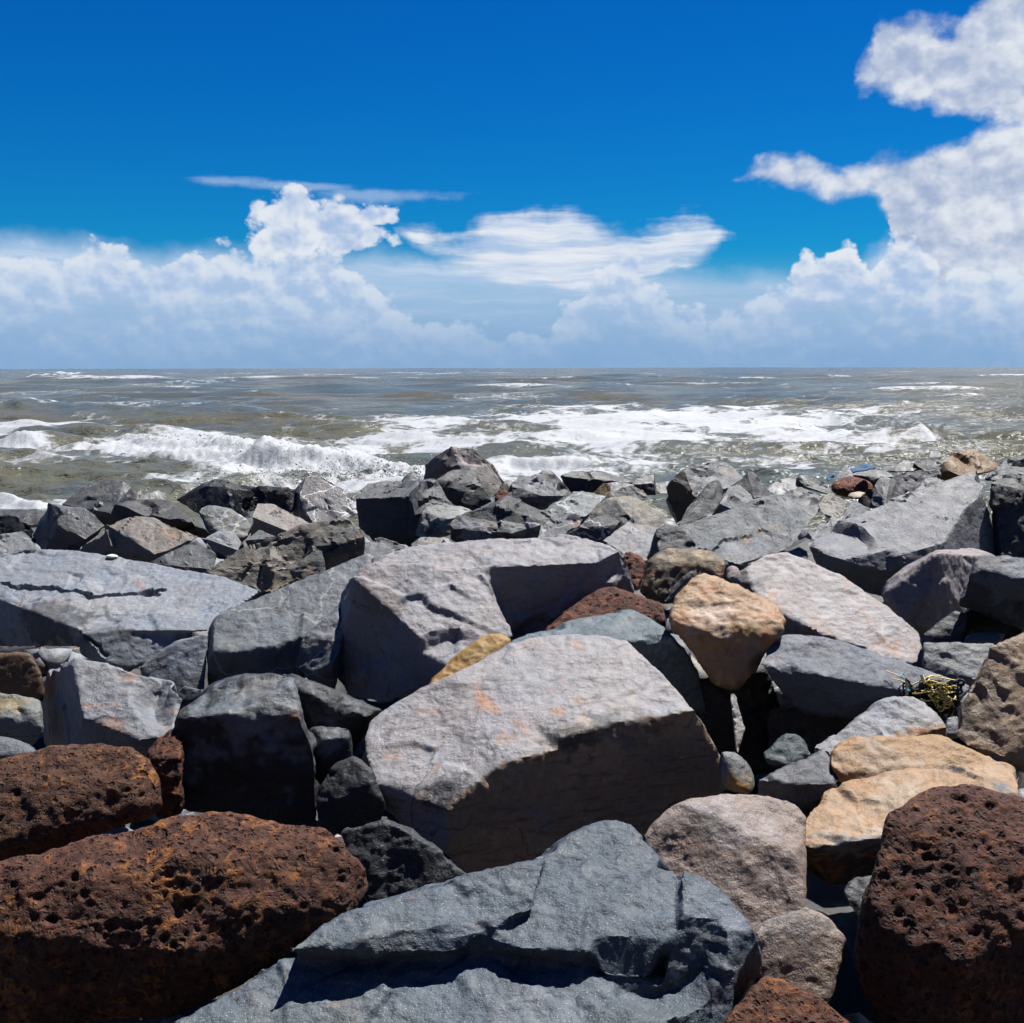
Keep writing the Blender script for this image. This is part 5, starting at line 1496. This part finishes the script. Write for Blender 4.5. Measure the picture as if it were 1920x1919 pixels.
def build_net():
    rs = np.random.RandomState(5)
    c, _ = surf(1748, 1298, 5.0)
    root = bpy.data.objects.new('fishing_net', None)
    root.location = c
    COL.objects.link(root)
    root['label'] = 'tangle of yellow and black fishing rope caught on the long dark blue slab'
    root['category'] = 'fishing net'
    dist = np.linalg.norm(c - CAM)
    k = dist / F

    def off(px, py, toward=0.03):
        r = ray(px, py)
        return CAM + r * (dist - toward) - c
    def squiggle(px, py, rx, ry, n=26, loops=2.0, tw=.05):
        ph = rs.uniform(0, 6.28, 6)
        t = np.linspace(0, 1, n)
        x = px + rx * (np.sin(loops * 3 * t + ph[0]) * .6 + np.sin(loops * 7 * t + ph[1]) * .4)
        y = py + ry * (np.sin(loops * 4 * t + ph[2]) * .6 + np.sin(loops * 6 * t + ph[3]) * .4)
        w = tw + .04 * np.sin(loops * 5 * t + ph[4])
        return np.array([off(a, b, cc) for a, b, cc in zip(x, y, w)])
    yel = plain_mat('yellow_rope', (.56, .43, .12), .6)
    blk = plain_mat('black_netting', (.018, .02, .024), .7)
    tql = plain_mat('turquoise_twine', (.03, .25, .33), .6)
    cream = plain_mat('faded_rope', (.60, .48, .22), .7)
    strands('netting', [squiggle(rs.uniform(1705, 1795), rs.uniform(1280, 1325), rs.uniform(10, 26), rs.uniform(6, 16), tw=.02) for _ in range(56)]
            + [squiggle(rs.uniform(1750, 1790), rs.uniform(1305, 1340), 14, 16, tw=.01) for _ in range(26)], .0052, blk, root)
    strands('yellow_rope', [squiggle(rs.normal(1765, 15), rs.normal(1298, 10), rs.uniform(8, 26), rs.uniform(3, 9), tw=.06) for _ in range(24)]
            + [squiggle(1750 + 8 * i, 1315 + 4 * i, 7, 14, 14, 1.0, .06) for i in range(5)] + [[off(1700, 1290, .05), off(1745, 1268, .06), off(1790, 1276, .06)]], .0032, yel, root)
    strands('faded_rope', [[off(1700, 1272, .05), off(1702, 1288, .05), off(1699, 1304, .05)], [off(1728, 1266, .06), off(1732, 1276, .06), off(1735, 1282, .06)]], .0085, cream, root, 7)
    strands('straw', [[off(1662, 1258, .02), off(1678, 1265, .03), off(1696, 1272, .04)], [off(1672, 1272, .02), off(1690, 1277, .03), off(1705, 1282, .04)]], .0028, cream, root)
    strands('turquoise_twine', [squiggle(1694, 1268, 4, 5, 12, 1, .05), squiggle(1708, 1295, 8, 10, 16, 1, .05), [off(1690, 1303, .04), off(1700, 1298, .05), off(1712, 1290, .05)]], .003, tql, root)


build_net()


def scrap(label, pts, z, colour):
    """A crumpled piece of plastic sheeting with a turned edge."""
    bm = bmesh.new()
    ring = [bm.verts.new(CAM + ray(x, y) * (z + dz)) for x, y, dz in pts]
    bm.faces.new(ring)
    bmesh.ops.triangulate(bm, faces=bm.faces[:])
    bmesh.ops.subdivide_edges(bm, edges=bm.edges[:], cuts=3, use_grid_fill=True)
    c = Vector(np.mean([v.co for v in bm.verts], axis=0))
    for v in bm.verts:
        n = perlin(np.array([list(v.co * 9)]))[0]
        v.co += Vector((0, -.03, .03)) * n
        v.co -= c
    me = bpy.data.meshes.new('plastic_scrap')
    bm.to_mesh(me)
    bm.free()
    me.materials.append(plain_mat('blue_plastic', colour, .85, .2, 8))
    o = bpy.data.objects.new('plastic_scrap', me)
    o.location = c
    md = o.modifiers.new('thickness', 'SOLIDIFY')
    md.thickness = .012
    COL.objects.link(o)
    o['label'] = label
    o['category'] = 'plastic scrap'


scrap('larger blue plastic sheet scrap by the water behind the rusty-red boulder', [(1595, 879, .0), (1622, 872, .25), (1630, 871, .3), (1641, 879, .2), (1625, 884, .05), (1600, 888, -.05)], 11.5, (.012, .055, .12))
scrap('smaller blue plastic scrap left of the rusty-red boulder', [(1549, 898, .0), (1561, 892, .1), (1563, 896, .1), (1552, 903, -.05)], 11.3, (.012, .08, .17))


def pebble():
    c, n = surf(210, 1046, 8.0)
    bm = bmesh.new()
    bmesh.ops.create_icosphere(bm, subdivisions=3, radius=1.0)
    for v in bm.verts:
        v.co *= 1 + .12 * perlin(np.array([list(v.co * 1.7)]))[0]
        v.co = Vector((v.co.x * .036, v.co.y * .026, v.co.z * .013))
    me = bpy.data.meshes.new('pebble')
    bm.to_mesh(me)
    bm.free()
    for f in me.polygons:
        f.use_smooth = True
    me.materials.append(plain_mat('white_shell', (.62, .62, .58), .6, .15))
    o = bpy.data.objects.new('pebble', me)
    o.location = c + np.array((0, 0, .008))
    COL.objects.link(o)
    o['label'] = 'small white pebble lying on the back edge of the cracked slab'
    o['category'] = 'pebble'


pebble()
print('ROCKS', N_ROCK, 'TRIS', TRIS)
